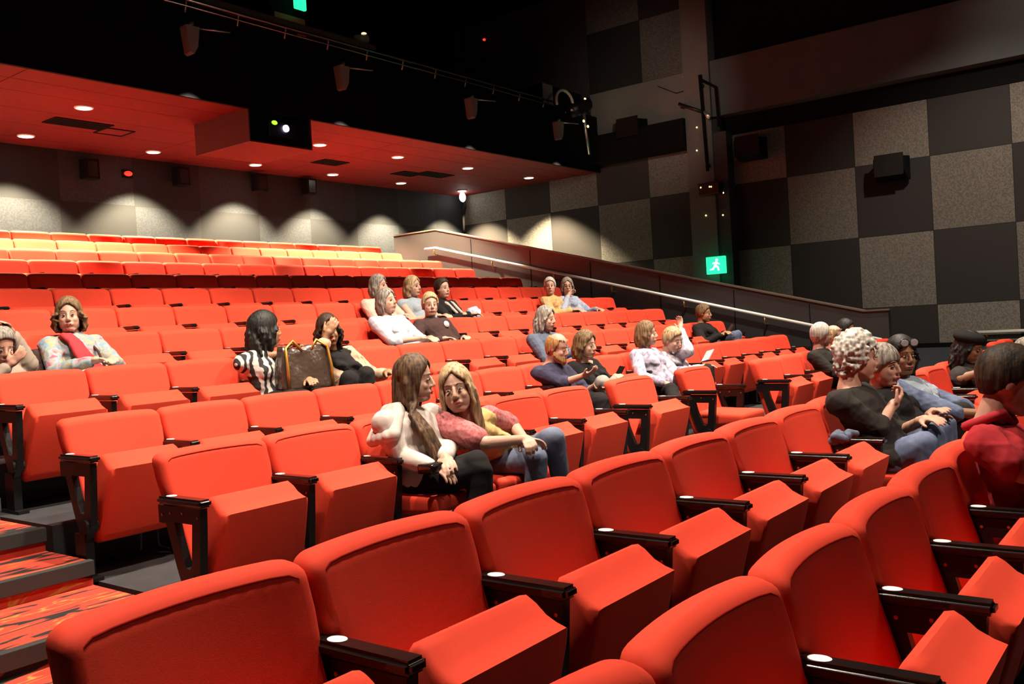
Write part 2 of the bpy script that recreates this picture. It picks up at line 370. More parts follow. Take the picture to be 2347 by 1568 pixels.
# ------------------------------------------------------------------ theatre seat, local: x across, front is -y, y=0 under the top of the back, z=0 floor
def seat_back(wid=.272, z0=.235, z1=.785):
    bm = bmesh.new(); rings = []; n = 11
    zs = [z0, z0+.01, z0+.03]+[z0+.03+(z1-.05-z0-.03)*i/8 for i in range(1, 9)]
    zs += [z1-.05+.05*math.sin(PI/2*i/6) for i in range(1, 7)]
    def yc(z): return -.02-.30*(z1-z)
    for z in zs:
        h = z1-z
        ix = .036-math.sqrt(max(0, .036**2-(.036-h)**2)) if h < .036 else 0
        it = .036-math.sqrt(max(0, .036**2-(.036-h)**2)) if h < .036 else 0
        hb = z-z0
        if hb < .03: ix += .03-math.sqrt(max(0, .03**2-(.03-hb)**2)); it += ix*.5
        hx, ht = wid-ix-.018*max(0, min(1, (.64-z)/.08)), max(.05-it, .003); r = min(.034, ht*.98)
        ring = []
        pts = []
        for cx, cy, a0 in ((hx-r, ht-r, 0), (-hx+r, ht-r, PI/2), (-hx+r, -ht+r, PI), (hx-r, -ht+r, 1.5*PI)):
            arc = [(cx+r*math.cos(a0+PI/2*i/4), cy+r*math.sin(a0+PI/2*i/4)) for i in range(5)]
            pts += arc
            if a0 in (0, PI):                  # long sides get extra points so that the back can curve
                sx = -1 if a0 == 0 else 1; yy = ht if a0 == 0 else -ht
                pts += [(sx*(-(hx-r)+2*(hx-r)*i/n), yy) for i in range(1, n)]
        for x, y in pts:
            u = x/wid
            ring.append(bm.verts.new((x, yc(z)+y-.024*u*u+(.008*(1-u*u) if y < -.02 else 0), z-.007*u*u*max(0, (z-.5)/.28))))
        rings.append(ring)
    m_ = len(rings[0])
    for a, b in zip(rings, rings[1:]):
        for k in range(m_): bm.faces.new((a[k], a[(k+1) % m_], b[(k+1) % m_], b[k]))
    bm.faces.new(rings[0]); bm.faces.new(rings[-1])
    return bm
def seat_piping(wid=.272, z0=.235, z1=.785):
    bm = bmesh.new(); pts = []
    path = [(-wid+.028, .30), (-wid+.028, z1-.055), (-wid+.035, z1-.036), (-wid+.055, z1-.026)]
    path += [(-wid+.055+2*(wid-.055)*i/10, z1-.024) for i in range(1, 10)]
    path += [(-x, z) for x, z in path[3::-1]]
    for x, z in path:
        u = x/wid; pts.append((x, -.02-.30*(z1-z)-.0475-.024*u*u+.008*(1-u*u)+(.004 if abs(u) > .88 else 0), z-.007*u*u*max(0, (z-.5)/.28)))
    tube(bm, pts, .0032, 6); return bm
def cushion_up(hw_=.238):
    P_ = [(-.165, .20), (-.185, .30), (-.258, .50), (-.290, .572), (-.306, .600), (-.328, .605), (-.350, .592), (-.378, .566), (-.412, .549), (-.440, .540), (-.432, .50), (-.345, .215), (-.325, .182), (-.27, .165), (-.19, .175)]
    bm = bmesh.new(); rings = []
    cy = sum(p[0] for p in P_)/len(P_); cz = sum(p[1] for p in P_)/len(P_)
    for x, s in ((-hw_, .86), (-hw_+.006, .94), (-hw_+.022, 1), (-.12, 1.0), (0, 1.0), (.12, 1.0), (hw_-.022, 1), (hw_-.006, .94), (hw_, .86)):
        rings.append([bm.verts.new((x*(1-.13*max(0, (p[1]-.2)/.4)), cy+(p[0]-cy)*s, cz+(p[1]-cz)*s)) for p in P_])
    m_ = len(P_)
    for a, b in zip(rings, rings[1:]):
        for k in range(m_): bm.faces.new((a[k], a[(k+1) % m_], b[(k+1) % m_], b[k]))
    bm.faces.new(rings[0]); bm.faces.new(rings[-1])
    return bm
def cushion_down(hw_=.238):
    bm = bmesh.new(); vs = box(bm, -hw_, hw_, -.58, -.15, .30, .425)
    for v in vs:
        if v.co.y < -.4: v.co.z += .035 if v.co.z < .36 else -.012
    bmesh.ops.bevel(bm, geom=bm.edges[:], offset=.032, segments=4, profile=.6, affect='EDGES')
    return bm
def plate(bm, outer, inner, x0, x1):
    """flat side frame with an opening: same number of points in both loops"""
    n = len(outer); L = []
    for x in (x0, x1): L.append(([bm.verts.new((x, *p)) for p in outer], [bm.verts.new((x, *p)) for p in inner]))
    (ao, ai), (bo, bi) = L
    for k in range(n):
        j = (k+1) % n
        bm.faces.new((ao[k], ao[j], ai[j], ai[k])); bm.faces.new((bo[k], bi[k], bi[j], bo[j]))
        bm.faces.new((ao[k], bo[k], bo[j], ao[j])); bm.faces.new((ai[k], ai[j], bi[j], bi[k]))
def arm_frame():
    bm = bmesh.new()
    outer = [(-.115, .575), (-.385, .575), (-.375, .45), (-.355, .27), (-.30, .20), (-.245, .215), (-.20, .32), (-.155, .45)]
    inner = [(-.20, .51), (-.325, .51), (-.318, .45), (-.305, .34), (-.29, .325), (-.262, .33), (-.245, .37), (-.215, .45)]
    plate(bm, outer, inner, -.017, .017)
    box(bm, -.022, .022, -.30, -.20, 0.0, .225); box(bm, -.03, .03, -.36, -.14, 0, .018)
    tube(bm, [(-.03, -.31, .265), (.03, -.31, .265)], .035, 14)
    box(bm, -.015, .015, -.135, -.085, .50, .575)
    return bm
def arm_cap():
    bm = B(-.03, .03, -.405, -.095, .580, .612); bmesh.ops.bevel(bm, geom=bm.edges[:], offset=.010, segments=3, affect='EDGES'); return bm

SEAT_ME = {}
def mesh_of(key, bm, mt, smooth=True):
    bmesh.ops.recalc_face_normals(bm, faces=bm.faces[:])
    me = bpy.data.meshes.new(key); bm.to_mesh(me); bm.free(); me.materials.append(mt)
    me.polygons.foreach_set('use_smooth', [smooth]*len(me.polygons)); SEAT_ME[key] = me
def sharp(key, ang=.7):
    me = SEAT_ME[key]; bm = bmesh.new(); bm.from_mesh(me)
    for e in bm.edges: e.smooth = not (len(e.link_faces) == 2 and e.calc_face_angle(0) > ang)
    bm.to_mesh(me); bm.free()
mesh_of('backrest', seat_back(), RED)
mesh_of('piping', seat_piping(), mat('piping_thread', (.22, .010, .005), .9, spec=.05))
bm = cushion_up(); mesh_of('cushion_up', bm, RED); sharp('cushion_up', .75)
mesh_of('cushion_down', cushion_down(), RED); sharp('cushion_down', 1.2)
mesh_of('frame', arm_frame(), BLACK, False)
def bounce_panel(wid=.262, z0=.25, z1=.735):
    bm = bmesh.new(); g = []
    for i in range(8):
        z = z0+(z1-z0)*i/7; r_ = []
        for j in range(9):
            u = -1+2*j/8; x = u*(wid-(.018 if z < .6 else .004)); r_.append((x, -.02-.30*(.785-z)+.053-.024*u*u-(.012 if abs(u) > .99 else 0), z))
        g.append(r_)
    a = [[bm.verts.new(p) for p in r_] for r_ in g]; b = [[bm.verts.new((p[0], p[1]-.03, p[2])) for p in r_] for r_ in g]
    for i in range(7):
        for j in range(8): bm.faces.new((a[i][j], a[i][j+1], a[i+1][j+1], a[i+1][j])); bm.faces.new((b[i][j], b[i+1][j], b[i+1][j+1], b[i][j+1]))
    for i in range(7):
        for j in (0, 8): bm.faces.new((a[i][j], a[i+1][j], b[i+1][j], b[i][j]))
    for j in range(8):
        for i in (0, 7): bm.faces.new((a[i][j], a[i][j+1], b[i][j+1], b[i][j]))
    return bm
mesh_of('bounce_panel', bounce_panel(), MATTE)  # unseen black panel added behind each back to cut red bounce
mesh_of('cap', arm_cap(), GLOSS, True); sharp('cap', .9)
bm = bmesh.new(); disc(bm, (0, -.165, .611), .019, (0, 0, 1), .0025, 20, 1.35); mesh_of('disc', bm, DISC, False)

bm = bmesh.new(); tube(bm, [(-.0195, 0, 0), (.0195, 0, 0)], .0055, 8); mesh_of('bolt', bm, mat('copper_bolt', (.45, .12, .04), .35, .6), False)
ORD = ['zeroth', 'first', 'second', 'third', 'fourth', 'fifth', 'sixth', 'seventh', 'eighth', 'ninth', 'tenth', 'eleventh', 'twelfth', 'thirteenth', 'fourteenth', 'fifteenth', 'sixteenth', 'seventeenth', 'eighteenth', 'nineteenth', 'twentieth']
def child(name, key, parent):
    o = bpy.data.objects.new(name, SEAT_ME[key]); C.objects.link(o); o.parent = parent; return o
def arm(parent, x, near=False):
    a = bpy.data.objects.new('armrest', SEAT_ME['cap']); C.objects.link(a); a.parent = parent; a.location = (x, 0, 0)
    f = child('side_frame', 'frame', a); child('number_plate', 'disc', a)
    if near:
        for y_, z_ in ((-.175, .545), (-.26, .55), (-.365, .54), (-.115, .535)): child('bolt', 'bolt', a).location = (0, y_, z_)
    return a
def seat(xc, yrow, zf, label, down=False, near=False, arms=(1, 0), rz=0, wide=1.0):
    t = thing('theatre_seat', label, 'seat', (xc, yrow, zf), rz, 'red theatre seats')
    b = child('backrest', 'backrest', t)
    if near: child('piping', 'piping', b)
    child('bounce_panel', 'bounce_panel', b)
    c = child('seat_cushion', 'cushion_down' if down else 'cushion_up', t)
    if arms[0]: arm(t, -.275*wide, near)
    if arms[1]: arm(t, .275*wide, near)
    if wide != 1: b.scale.x = wide; c.scale.x = wide
    return t

OCC = {}            # (row, index) -> who sits there
SEATS = {           # row: (first boundary, number of seats)
    -1: (.768, 11), 0: (.742, 17), 1: (2.079, 6), 2: (2.219, 18), 3: (2.317, 18), 4: (2.313, 18), 5: (2.499, 18), 6: (3.534, 16),
    7: (3.756, 16), 8: (4.218, 15), 9: (4.436, 15), 10: (4.931, 14), 11: (5.331, 14)}
WHO = {(-1, 3.79): 'the person in the red shirt', (0, 9.817): 'the grey-haired person at the frame edge', (0, 4.87): 'the person with curly white hair', (0, 5.42): 'the smiling grey-haired person',
       (0, 5.97): 'the person with sunglasses on their hair', (0, 7.62): 'the person in the black beret', (1, 3.455): 'the long-haired person in a beige hooded top',
       (1, 4.0): 'the blonde person in a pink cardigan', (2, 6.344): 'the person with a ginger beard', (2, 6.894): 'the person holding a black phone',
       (2, 7.994): 'the person in the lilac sweater', (2, 8.544): 'the person with a raised arm and booklet', (3, 4.24): 'the black-haired person in zebra print',
       (3, 4.79): 'the person covering their mouth', (3, 7.54): 'the person in a blue-grey jumper', (3, 11.39): 'the reader in the black jacket',
       (4, 2.588): 'the person at the frame edge', (4, 3.138): 'the person with the red scarf', (4, 6.44): 'the person in the white top', (4, 6.99): 'the person in the brown sweater',
       (5, 7.17): 'the person with grey-brown hair', (5, 7.72): 'the person in the sleeveless blue top', (5, 8.27): 'the person in black with a white scarf',
       (5, 10.47): 'the white-haired person in yellow', (5, 11.02): 'the person in the pale blue shirt'}
ROWN = {-1: 'nearest'}
for k in range(0, 12): ROWN[k] = ORD[k+2]
def visible(xc, y, z):
    for dx in (-.27, 0, .27):
        for dy, dz in ((0, .78), (-.4, .6), (-.3, .2)):
            u, v = px((xc+dx, y+dy, z+dz))
            if -30 < u < 2377 and -30 < v < 1598: return True
    return False
for k, (b0, n) in SEATS.items():
    y, z = row_y(k), floor_z(k); vis = [i for i in range(n) if visible(b0+.55*(i+.5), y, z) and Vector((b0+.55*(i+.5), y, 0)).dot(FW) > .3]
    for j, i in enumerate(vis):
        xc = b0+.55*(i+.5); who = None
        for (kk, xx), wname in WHO.items():
            if kk == k and abs(xx-xc) < .2: who = wname
        rn = ROWN[k]+' row' if k < 0 else ROWN[k]+' row back'
        if who: lab = 'red theatre seat under '+who
        elif k == 11 or True: lab = 'red folded theatre seat, %s from the left in the %s' % (ORD[j+1], rn)
        seat(xc, y, z, lab, who is not None, k <= 1, (1, 1 if i == n-1 else 0))
# wider single seats by the wheelchair spaces, then the right-hand block of the third row
y, z = row_y(1), floor_z(1)
seat(6.0, y, z, 'single red folded seat with open black arm, between two gaps in the third row', False, True, (1, 1), 0, 1.12)
seat(7.07, y, z, 'single red seat with lowered cushion, framed by tall black arms', True, True, (1, 1))
RB0 = 7.84
who1 = {2: 'the grey-haired person in black, half hidden', 3: 'the bare-armed person half hidden at the half wall', 4: 'the dark-haired person nearest the end of the handrail'}
for i in range(8):
    lab = 'red theatre seat under '+who1[i-0] if i in who1 else 'red folded theatre seat, %s in the right-hand block of the third row' % ORD[i+1]
    seat(RB0+.275+.55*i, 3.36, z, lab, i in who1, False, (1, 1 if i == 7 else 0))
seat(10.95, 1.9, floor_z(0), 'red folded theatre seat beyond the beret wearer, alone before the tiled wall', False, False, (1, 0))
seat(11.5, 1.9, floor_z(0), 'last red folded theatre seat at right, beside the one before the tiled wall', False, False, (1, 1))
# ------------------------------------------------------------------ people
Z3 = Vector((0, 0, 1))
SK_PALE = mat('skin_pale', (.46, .26, .185), .55, spec=.35, noise=(18, .05))
SK_PINK = mat('skin_rosy', (.43, .22, .155), .55, spec=.35, noise=(18, .05))
SK_TAN = mat('skin_tan', (.30, .15, .08), .5, spec=.35, noise=(18, .06))
SK_BROWN = mat('skin_brown', (.20, .09, .045), .5, spec=.35, noise=(18, .06))
EYEW = mat('eye_white', (.26, .22, .20), .6, spec=.1); IRIS = mat('iris', (.02, .012, .008), .4, spec=.2)
LIP = mat('lips', (.42, .09, .075), .45); LIP_D = mat('lips_dark', (.25, .06, .05), .45)
def hairmat(n, a, b, rough=.42):
    mt = pattern(n, [(.34, a), (.66, b)], 70, 'noise', (1, 1, .07), rough+.22); nt = mt.node_tree
    nz = [q for q in nt.nodes if q.type == 'TEX_NOISE'][0]; bp = N(nt, 'ShaderNodeBump'); bp.inputs['Strength'].default_value = .7; bp.inputs['Distance'].default_value = .006
    nt.links.new(nz.outputs['Fac'], bp.inputs['Height']); nt.links.new(bp.outputs[0], nt.nodes['Principled BSDF'].inputs['Normal'])
    nt.nodes['Principled BSDF'].inputs['Specular IOR Level'].default_value = .25
    return mt
H_BROWN = hairmat('brown_hair', (.035, .016, .008), (.20, .105, .05))
H_BLOND = hairmat('blonde_hair', (.30, .17, .075), (.85, .60, .34))
H_BOB = hairmat('light_brown_hair', (.09, .045, .018), (.34, .20, .09))
H_BLACK = hairmat('black_hair', (.006, .005, .004), (.03, .024, .02), .35)
H_DARK = hairmat('dark_brown_hair', (.014, .008, .005), (.085, .045, .022))
H_GREY = hairmat('grey_hair', (.13, .10, .075), (.50, .44, .37))
H_WHITE = hairmat('white_hair', (.45, .40, .34), (.85, .78, .70))
H_GINGER = hairmat('ginger_hair', (.30, .13, .04), (.65, .36, .13))

def axes(f, r, u, a, b, c): return (f*a, r*b, u*c)

def hand(bm, wr, d, nrm, curl=.5, s=1.0, spread=.12, right=True):
    """palm, four jointed fingers and a thumb; d points along the hand, nrm out of the palm"""
    d = d.normalized(); nrm = (nrm-d*nrm.dot(d)).normalized(); sd = d.cross(nrm)*(1 if right else -1)
    ellip(bm, wr+d*.045*s, (d*.055*s, sd*.040*s, nrm*.017*s), 2)
    capsule(bm, wr-d*.02, wr+d*.03*s, .025*s, .03*s, 10)
    for i, (off, L) in enumerate(((-.030, .058), (-.010, .070), (.010, .075), (.029, .066))):
        p = wr+d*.085*s+sd*off*s; a = 0; dirn = d+sd*off*spread*20
        for j, fr in enumerate((.45, .32, .23)):
            a = curl*(.5+.6*j); v = (dirn.normalized()*math.cos(a)+nrm*math.sin(a)).normalized()
            q = p+v*L*fr*s*1.1; capsule(bm, p, q, (.0092-.0007*j)*s, (.0087-.0008*j)*s, 8); p = q
    p = wr+d*.028*s+sd*.034*s; v = (d*.8+sd*.42+nrm*.3*(1+curl)).normalized(); q = p+v*.038*s
    capsule(bm, p, q, .0125*s, .0105*s, 8); v2 = (v+d*.55+nrm*.3*curl).normalized(); capsule(bm, q, q+v2*.03*s, .0105*s, .009*s, 8)

def ik(a, b, l1, l2, pole):
    d = b-a; L = d.length; d.normalize()
    if L > (l1+l2)*.985: return a+d*(L*l1/(l1+l2))
    x = (l1*l1-l2*l2+L*L)/(2*L); h = math.sqrt(max(0, l1*l1-x*x)); p = pole-d*pole.dot(d)
    return a+d*x+p.normalized()*h

def hair_mesh(style, c, f, r, u, s, seed):
    rng = random.Random(seed); bm = bmesh.new()
    A, Bk, Ht = .081*s, .100*s, .112*s; ce = c+u*.016*s-f*.010*s
    st = dict(short=(40, .080, .055, -.015, -.075, .012, 0), crop=(44, .078, .055, -.01, -.065, .009, 0), bob=(50, .095, .035, -.125, -.135, .013, .25), wavy=(52, .082, .035, -.12, -.13, .013, .55),
              long=(58, .106, .035, -.32, -.34, .011, .12), longback=(58, .104, .035, -.36, -.38, .011, .05), mid=(54, .100, .035, -.16, -.20, .012, .3),
              curly=(40, .070, .05, -.035, -.09, .016, 0), fringe=(40, .035, .02, -.03, -.08, .012, 0), bald=(30, .095, .09, -.02, -.08, .010, 0))[style]
    n, hf, ht_, es, eb, rad, flare = st
    for i in range(n):
        ph = -PI+2*PI*(i+.5)/n+rng.uniform(-.03, .03); a = abs(ph)
        hd = f*math.cos(ph)+r*math.sin(ph)
        if a < .9: end = hf*s+(ht_-hf)*s*(a/.9)**(2 if style in ('wavy', 'fringe', 'short', 'crop') else 1)
        elif a < 1.3: end = (ht_+(es-ht_)*((a-.9)/.4)**1.2)*s
        else: end = (es+(eb-es)*min(1, (a-1.3)/1.0))*s
        pts = []; cosv = math.cos(ph)
        def surf(th): return ce+(f*math.cos(ph)*Bk+r*math.sin(ph)*A)*math.sin(th)+u*Ht*math.cos(th)
        thm = PI/2
        if end > .016*s: thm = math.acos(min(1, max(-1, (end/s-.016)/.112)))
        t0 = .95 if style == 'bald' else .06
        for k in range(9): pts.append(surf(t0+(max(thm, t0+.05)-t0)*k/8))
        if end <= .016*s:
            tuck = style in ('short', 'crop', 'curly', 'bald', 'fringe')
            L = .016*s-end; wob = rng.uniform(-.012, .012); m_ = max(3, int(L/.035))
            for k in range(1, m_+1):
                q = k/m_; p = surf(PI/2)-u*L*q
                if tuck: p -= hd*(.030*q*q*s if a > 2 else .006*q)
                else: p += hd*(flare*.06*math.sin(q*PI*.75)-.02*q*q*(1 if L < .2 else 0)+wob*q) + r*.006*math.sin(q*9+i)
                if L > .2: p += -f*.0+(-hd*.02*q)+r*.012*math.sin(q*7+i*.6)
                if style in ('mid', 'wavy'): p += hd*.010*math.sin(q*8+i*1.7)+r*.008*math.sin(q*6+i*2.3)
                pts.append(p)
        if style == 'curly':
            for k, p in enumerate(pts):
                if k % 1 == 0: ellip(bm, p+Vector([rng.uniform(-.012, .012) for _ in range(3)])+hd*.002, (f*.0125*s, r*.0125*s, u*.0125*s), 1)
        else:
            m_ = len(pts); rs = [rad*s*(1 if j < m_*.75 else 1-.55*(j/m_-.75)/.25) for j in range(m_)]
            tube(bm, pts, rs, 7)
    if style != 'bald': ellip(bm, c+u*.030*s-f*.034*s, axes(f, r, u, .088*s, .078*s, .096*s), 3)
    if style in ('bob', 'wavy', 'mid', 'long', 'longback'):
        ellip(bm, c-u*.03*s-f*.045*s, axes(f, r, u, .055*s, .078*s, .11*s), 2)
    if style in ('long', 'longback'): ellip(bm, c-u*.17*s-f*.055*s, axes(f, r, u, .035*s, .09*s, .20*s), 2)
    if style == 'curly':
        for k in range(240):
            d = Vector([rng.gauss(0, 1) for _ in range(3)]).normalized()
            if d.dot(u) < -.1 or d.dot(f) > .55: continue
            ellip(bm, ce+(f*d.dot(f)*Bk+r*d.dot(r)*A+u*d.dot(u)*Ht)*1.03, (f*.013*s, r*.013*s, u*.013*s), 1)
    return bm

def person(label, k, X, head, face=0, pitch=0, roll=0, dy=.26, tyaw=0, hair='bob', hmat=None, skin=None, top=None, sleeve='long', legs=None,
           handR=None, handL=None, elbR=None, elbL=None, kneeR=None, kneeL=None, footR=None, footL=None, hs=.98, vox=.008, neck=0.0, bust=True, wide=1.0, lips=None, folds=.006,
           hip=None, curl=(.6, .6), shoes=None, gx=False):
    y = (ROWS[k][0] if k != 1.5 else 3.36); kk = int(k); zf = floor_z(kk)
    pt = lambda q: atX(q[0], q[1], X+q[2]) if gx else at(q[0], q[1], y-q[2])
    HD = at(head[0], head[1], y-dy) if not gx else atX(head[0], head[1], X+dy)
    Hp = Vector((X, y-.34, zf+.46)) if hip is None else hip
    root = thing('person', label, 'person', (X, y-.25, zf), 0, 'seated audience')
    O = root.location.copy()
    tc = Vector((-HD.x, -HD.y, 0)).normalized(); ir = Vector((-tc.y, tc.x, 0))
    if ir.dot(RT) < 0: ir = -ir
    fa = math.radians(face); f0 = tc*math.cos(fa)+ir*math.sin(fa)
    f = (f0*math.cos(math.radians(pitch))-Z3*math.sin(math.radians(pitch))).normalized()
    r = f0.cross(Z3).normalized(); u = r.cross(f).normalized()
    if roll: R_ = Matrix.Rotation(math.radians(roll), 3, f); r = R_ @ r; u = R_ @ u
    tw = Matrix.Rotation(math.radians(tyaw), 3, 'Z') @ Vector((0, -1, 0)); sd = tw.cross(Z3).normalized()
    NB = HD-u*.158*hs-f0*.035*hs
    sp = (NB-Hp); L = sp.length; upv = sp.normalized(); fv = (tw-upv*tw.dot(upv)).normalized()
    shl = {}
    for nm, sg in (('R', 1), ('L', -1)): shl[nm] = NB-upv*.055+sd*sg*.160*wide-fv*.01
    wr, el = {}, {}
    for nm, sg, hnd, eb in (('R', 1, handR, elbR), ('L', -1, handL, elbL)):
        if hnd is None: wr[nm] = Hp+tw*.27+sd*sg*.075+Z3*.125
        else: wr[nm] = pt(hnd)
        pole = sd*sg*.8-Z3*.8-tw*.25
        el[nm] = pt(eb) if eb else ik(shl[nm], wr[nm], .275, .25, pole)
    kn, ft = {}, {}
    for nm, sg, kp, fp in (('R', 1, kneeR, footR), ('L', -1, kneeL, footL)):
        kn[nm] = pt(kp) if kp else Hp+tw*.42+sd*sg*.10+Z3*.015
        ft[nm] = pt(fp) if fp else Vector((kn[nm].x, kn[nm].y-.02, zf+.085))
    print('PERSON %-40s torso %.2f head %+.2f %+.2f arms %.2f %.2f' % (label[:40], L, HD.x-X, y-HD.y, (el['R']-shl['R']).length+(wr['R']-el['R']).length, (el['L']-shl['L']).length+(wr['L']-el['L']).length))
    loc = lambda me: me.transform(Matrix.Translation(-O))
    # ---- the body, one continuous skin
    bm = bmesh.new(); s = hs
    ellip(bm, HD+u*.022*s-f*.012*s, axes(f, r, u, .094*s, .074*s, .099*s), 3)
    ellip(bm, HD+f*.028*s-u*.045*s, axes(f, r, u, .062*s, .067*s, .076*s), 3)
    ellip(bm, HD+f*.060*s-u*.094*s, axes(f, r, u, .030*s, .032*s, .024*s), 2)
    for sg in (1, -1):
        ellip(bm, HD+f*.060*s-u*.032*s+r*sg*.034*s, axes(f, r, u, .025*s, .024*s, .024*s), 2)
        capsule(bm, HD+f*.076*s+u*.029*s+r*sg*.010*s, HD+f*.060*s+u*.029*s+r*sg*.042*s, .0095*s, .008*s, 8)
        capsule(bm, HD+f*.015*s-u*.075*s+r*sg*.047*s, HD+f*.055*s-u*.10*s+r*sg*.02*s, .02*s, .02*s, 8)
        ellip(bm, HD-f*.006*s-u*.008*s+r*sg*.077*s, axes(f, (r+f*.35*-sg*0), u, .020*s, .009*s, .033*s), 2)
        ellip(bm, HD+f*.098*s-u*.034*s+r*sg*.011*s, axes(f, r, u, .010*s, .009*s, .008*s), 1)
    capsule(bm, HD+f*.086*s+u*.010*s, HD+f*.104*s-u*.026*s, .0095*s, .0125*s, 8)
    capsule(bm, HD+f*.086*s-u*.064*s-r*.018*s, HD+f*.086*s-u*.064*s+r*.018*s, .012*s, .012*s, 8)
    capsule(bm, HD-u*.08*s-f*.022*s, NB+upv*-.01, .052*s, .060*s, 14)
    Cc = Hp.lerp(NB, .66); Bl = Hp.lerp(NB, .32)
    ellip(bm, Cc, (sd*.145*wide, fv*.095, upv*.15), 3); ellip(bm, Bl, (sd*.135*wide, fv*.10, upv*.15), 3); ellip(bm, Hp, (sd*.15*wide, tw*.115, Z3*.10), 3)
    for nm, sg in (('R', 1), ('L', -1)):
        capsule(bm, NB-upv*.045, shl[nm], .05, .052); capsule(bm, shl[nm], el[nm], .050, .038); capsule(bm, el[nm], wr[nm], .037, .025)
        d = (wr[nm]-el[nm]).normalized()
        pal = (tw*.25-Z3) if (wr[nm].z < NB.z-.12) else (HD-wr[nm]).normalized()
        if abs(pal.normalized().dot(d)) > .93: pal = tw-Z3*.2
        hand(bm, wr[nm]+d*.01, d*.75+tw*.25+(pal.normalized()*.1), pal, curl[0 if nm == 'R' else 1], .95, right=(nm == 'R'))
        capsule(bm, Hp+sd*sg*.085-Z3*.01, kn[nm], .078, .055); capsule(bm, kn[nm], ft[nm], .052, .036)
        ellip(bm, ft[nm]+tw*.06-Z3*.03, (tw*.10, sd*.038, Z3*.033), 2)
    me = remesh(bm, vox, 3); loc(me); finish('body', me, skin, root)
    # ---- face
    for sg in (1, -1):
        bm = bmesh.new(); ec = HD+f*.0825*s+u*.003*s+r*sg*.031*s
        ellip(bm, ec, axes(f, r, u, .0088*s, .0135*s, .0050*s), 2); nw = len(bm.faces)
        bm.faces.ensure_lookup_table()
        ellip(bm, ec+f*.004*s, axes(f, r, u, .0066*s, .0068*s, .0050*s), 2)
        for i, fc in enumerate(bm.faces): fc.material_index = 0 if i < nw else 1
        bmesh.ops.translate(bm, vec=-O, verts=bm.verts[:]); obj('eye', bm, [EYEW, IRIS], root, True)
        bm = bmesh.new(); tube(bm, [HD+f*.091*s+u*.027*s+r*sg*.016*s, HD+f*.090*s+u*.033*s+r*sg*.03*s, HD+f*.078*s+u*.027*s+r*sg*.049*s], [.0028*s, .0028*s, .0015*s], 6)
        bmesh.ops.translate(bm, vec=-O, verts=bm.verts[:]); obj('eyebrow', bm, H_DARK if hmat not in (H_WHITE, H_GREY) else H_GREY, root, True)
    bm = bmesh.new()
    tube(bm, [HD+f*.090*s-u*.062*s-r*.024*s, HD+f*.0985*s-u*.0605*s-r*.008*s, HD+f*.0985*s-u*.0605*s+r*.008*s, HD+f*.090*s-u*.062*s+r*.024*s], [.002, .0055*s, .0055*s, .002], 8)
    tube(bm, [HD+f*.089*s-u*.064*s-r*.022*s, HD+f*.0965*s-u*.070*s, HD+f*.089*s-u*.064*s+r*.022*s], [.002, .0065*s, .002], 8)
    bmesh.ops.translate(bm, vec=-O, verts=bm.verts[:]); obj('lips', bm, lips or LIP, root, True)
    # ---- hair
    if hair:
        me = remesh(hair_mesh(hair, HD, f, r, u, s, len(label)+int(X*10)), min(vox, .006) if hair != 'curly' else .005, 1 if hair != 'curly' else 4); loc(me); finish('hair', me, hmat, root)
    # ---- clothes
    g = .014; bm = bmesh.new()
    ellip(bm, Cc-upv*.01+fv*.005, (sd*(.150*wide+g), fv*(.10+g), upv*(.145+g)), 3); ellip(bm, Bl, (sd*(.145*wide+g), fv*(.112+g), upv*(.16+g)), 3)
    ellip(bm, Hp+Z3*.03, (sd*(.16*wide+g), tw*(.13+g), Z3*.12), 3)
    if bust:
        for sg in (1, -1): ellip(bm, Cc+fv*.075+sd*sg*.065-upv*.03, (sd*.068, fv*.06, upv*.07), 2)
    for nm, sg in (('R', 1), ('L', -1)):
        capsule(bm, NB-upv*(.062+neck), shl[nm], .055+g*.5, .055+g)
        if sleeve == 'long':
            capsule(bm, shl[nm], el[nm], .055+g, .045+g); capsule(bm, el[nm], el[nm].lerp(wr[nm], .93), .044+g, .032+g*.7)
        elif sleeve == 'half': capsule(bm, shl[nm], el[nm], .055+g, .045+g); capsule(bm, el[nm], el[nm].lerp(wr[nm], .25), .043+g, .040+g)
        elif sleeve == 'short': capsule(bm, shl[nm], shl[nm].lerp(el[nm], .62), .056+g, .055+g)
    me = remesh(bm, max(vox, .008), 4, folds, int(X*7), 7); loc(me); top_o = finish('top', me, top, root)
    if legs:
        bm = bmesh.new(); ellip(bm, Hp, (sd*(.155*wide+g), tw*(.125+g), Z3*.11), 3)
        for nm, sg in (('R', 1), ('L', -1)):
            capsule(bm, Hp+sd*sg*.085-Z3*.01, kn[nm], .083+g*.4, .062+g*.4); capsule(bm, kn[nm], kn[nm].lerp(ft[nm], .88), .060+g*.5, .047+g*.7)
        me = remesh(bm, max(vox, .009), 4, folds*.8, int(X*5), 6); loc(me); finish('trousers', me, legs, root)
    for nm in 'RL':
        bm = bmesh.new()
        ellip(bm, ft[nm]+tw*.065-Z3*.032, (tw*.125, sd*.046, Z3*.042), 2); ellip(bm, ft[nm]-Z3*.02, (tw*.055, sd*.043, Z3*.05), 2)
        me = remesh(bm, .01, 2); loc(me); finish('shoe', me, shoes or BLACK, root)
    return dict(root=root, O=O, HD=HD, f=f, r=r, u=u, NB=NB, Hp=Hp, fv=fv, sd=sd, upv=upv, tw=tw, wr=wr, el=el, sh=shl, kn=kn, Cc=Cc, Bl=Bl, s=s)
def part(P, name, bm, mt, vox=None, folds=0, smooth=True):
    if vox: me = remesh(bm, vox, 3, folds, 3, 8); me.transform(Matrix.Translation(-P['O'])); return finish(name, me, mt, P['root'])
    bmesh.ops.translate(bm, vec=-P['O'], verts=bm.verts[:]); return obj(name, bm, mt, P['root'], smooth)
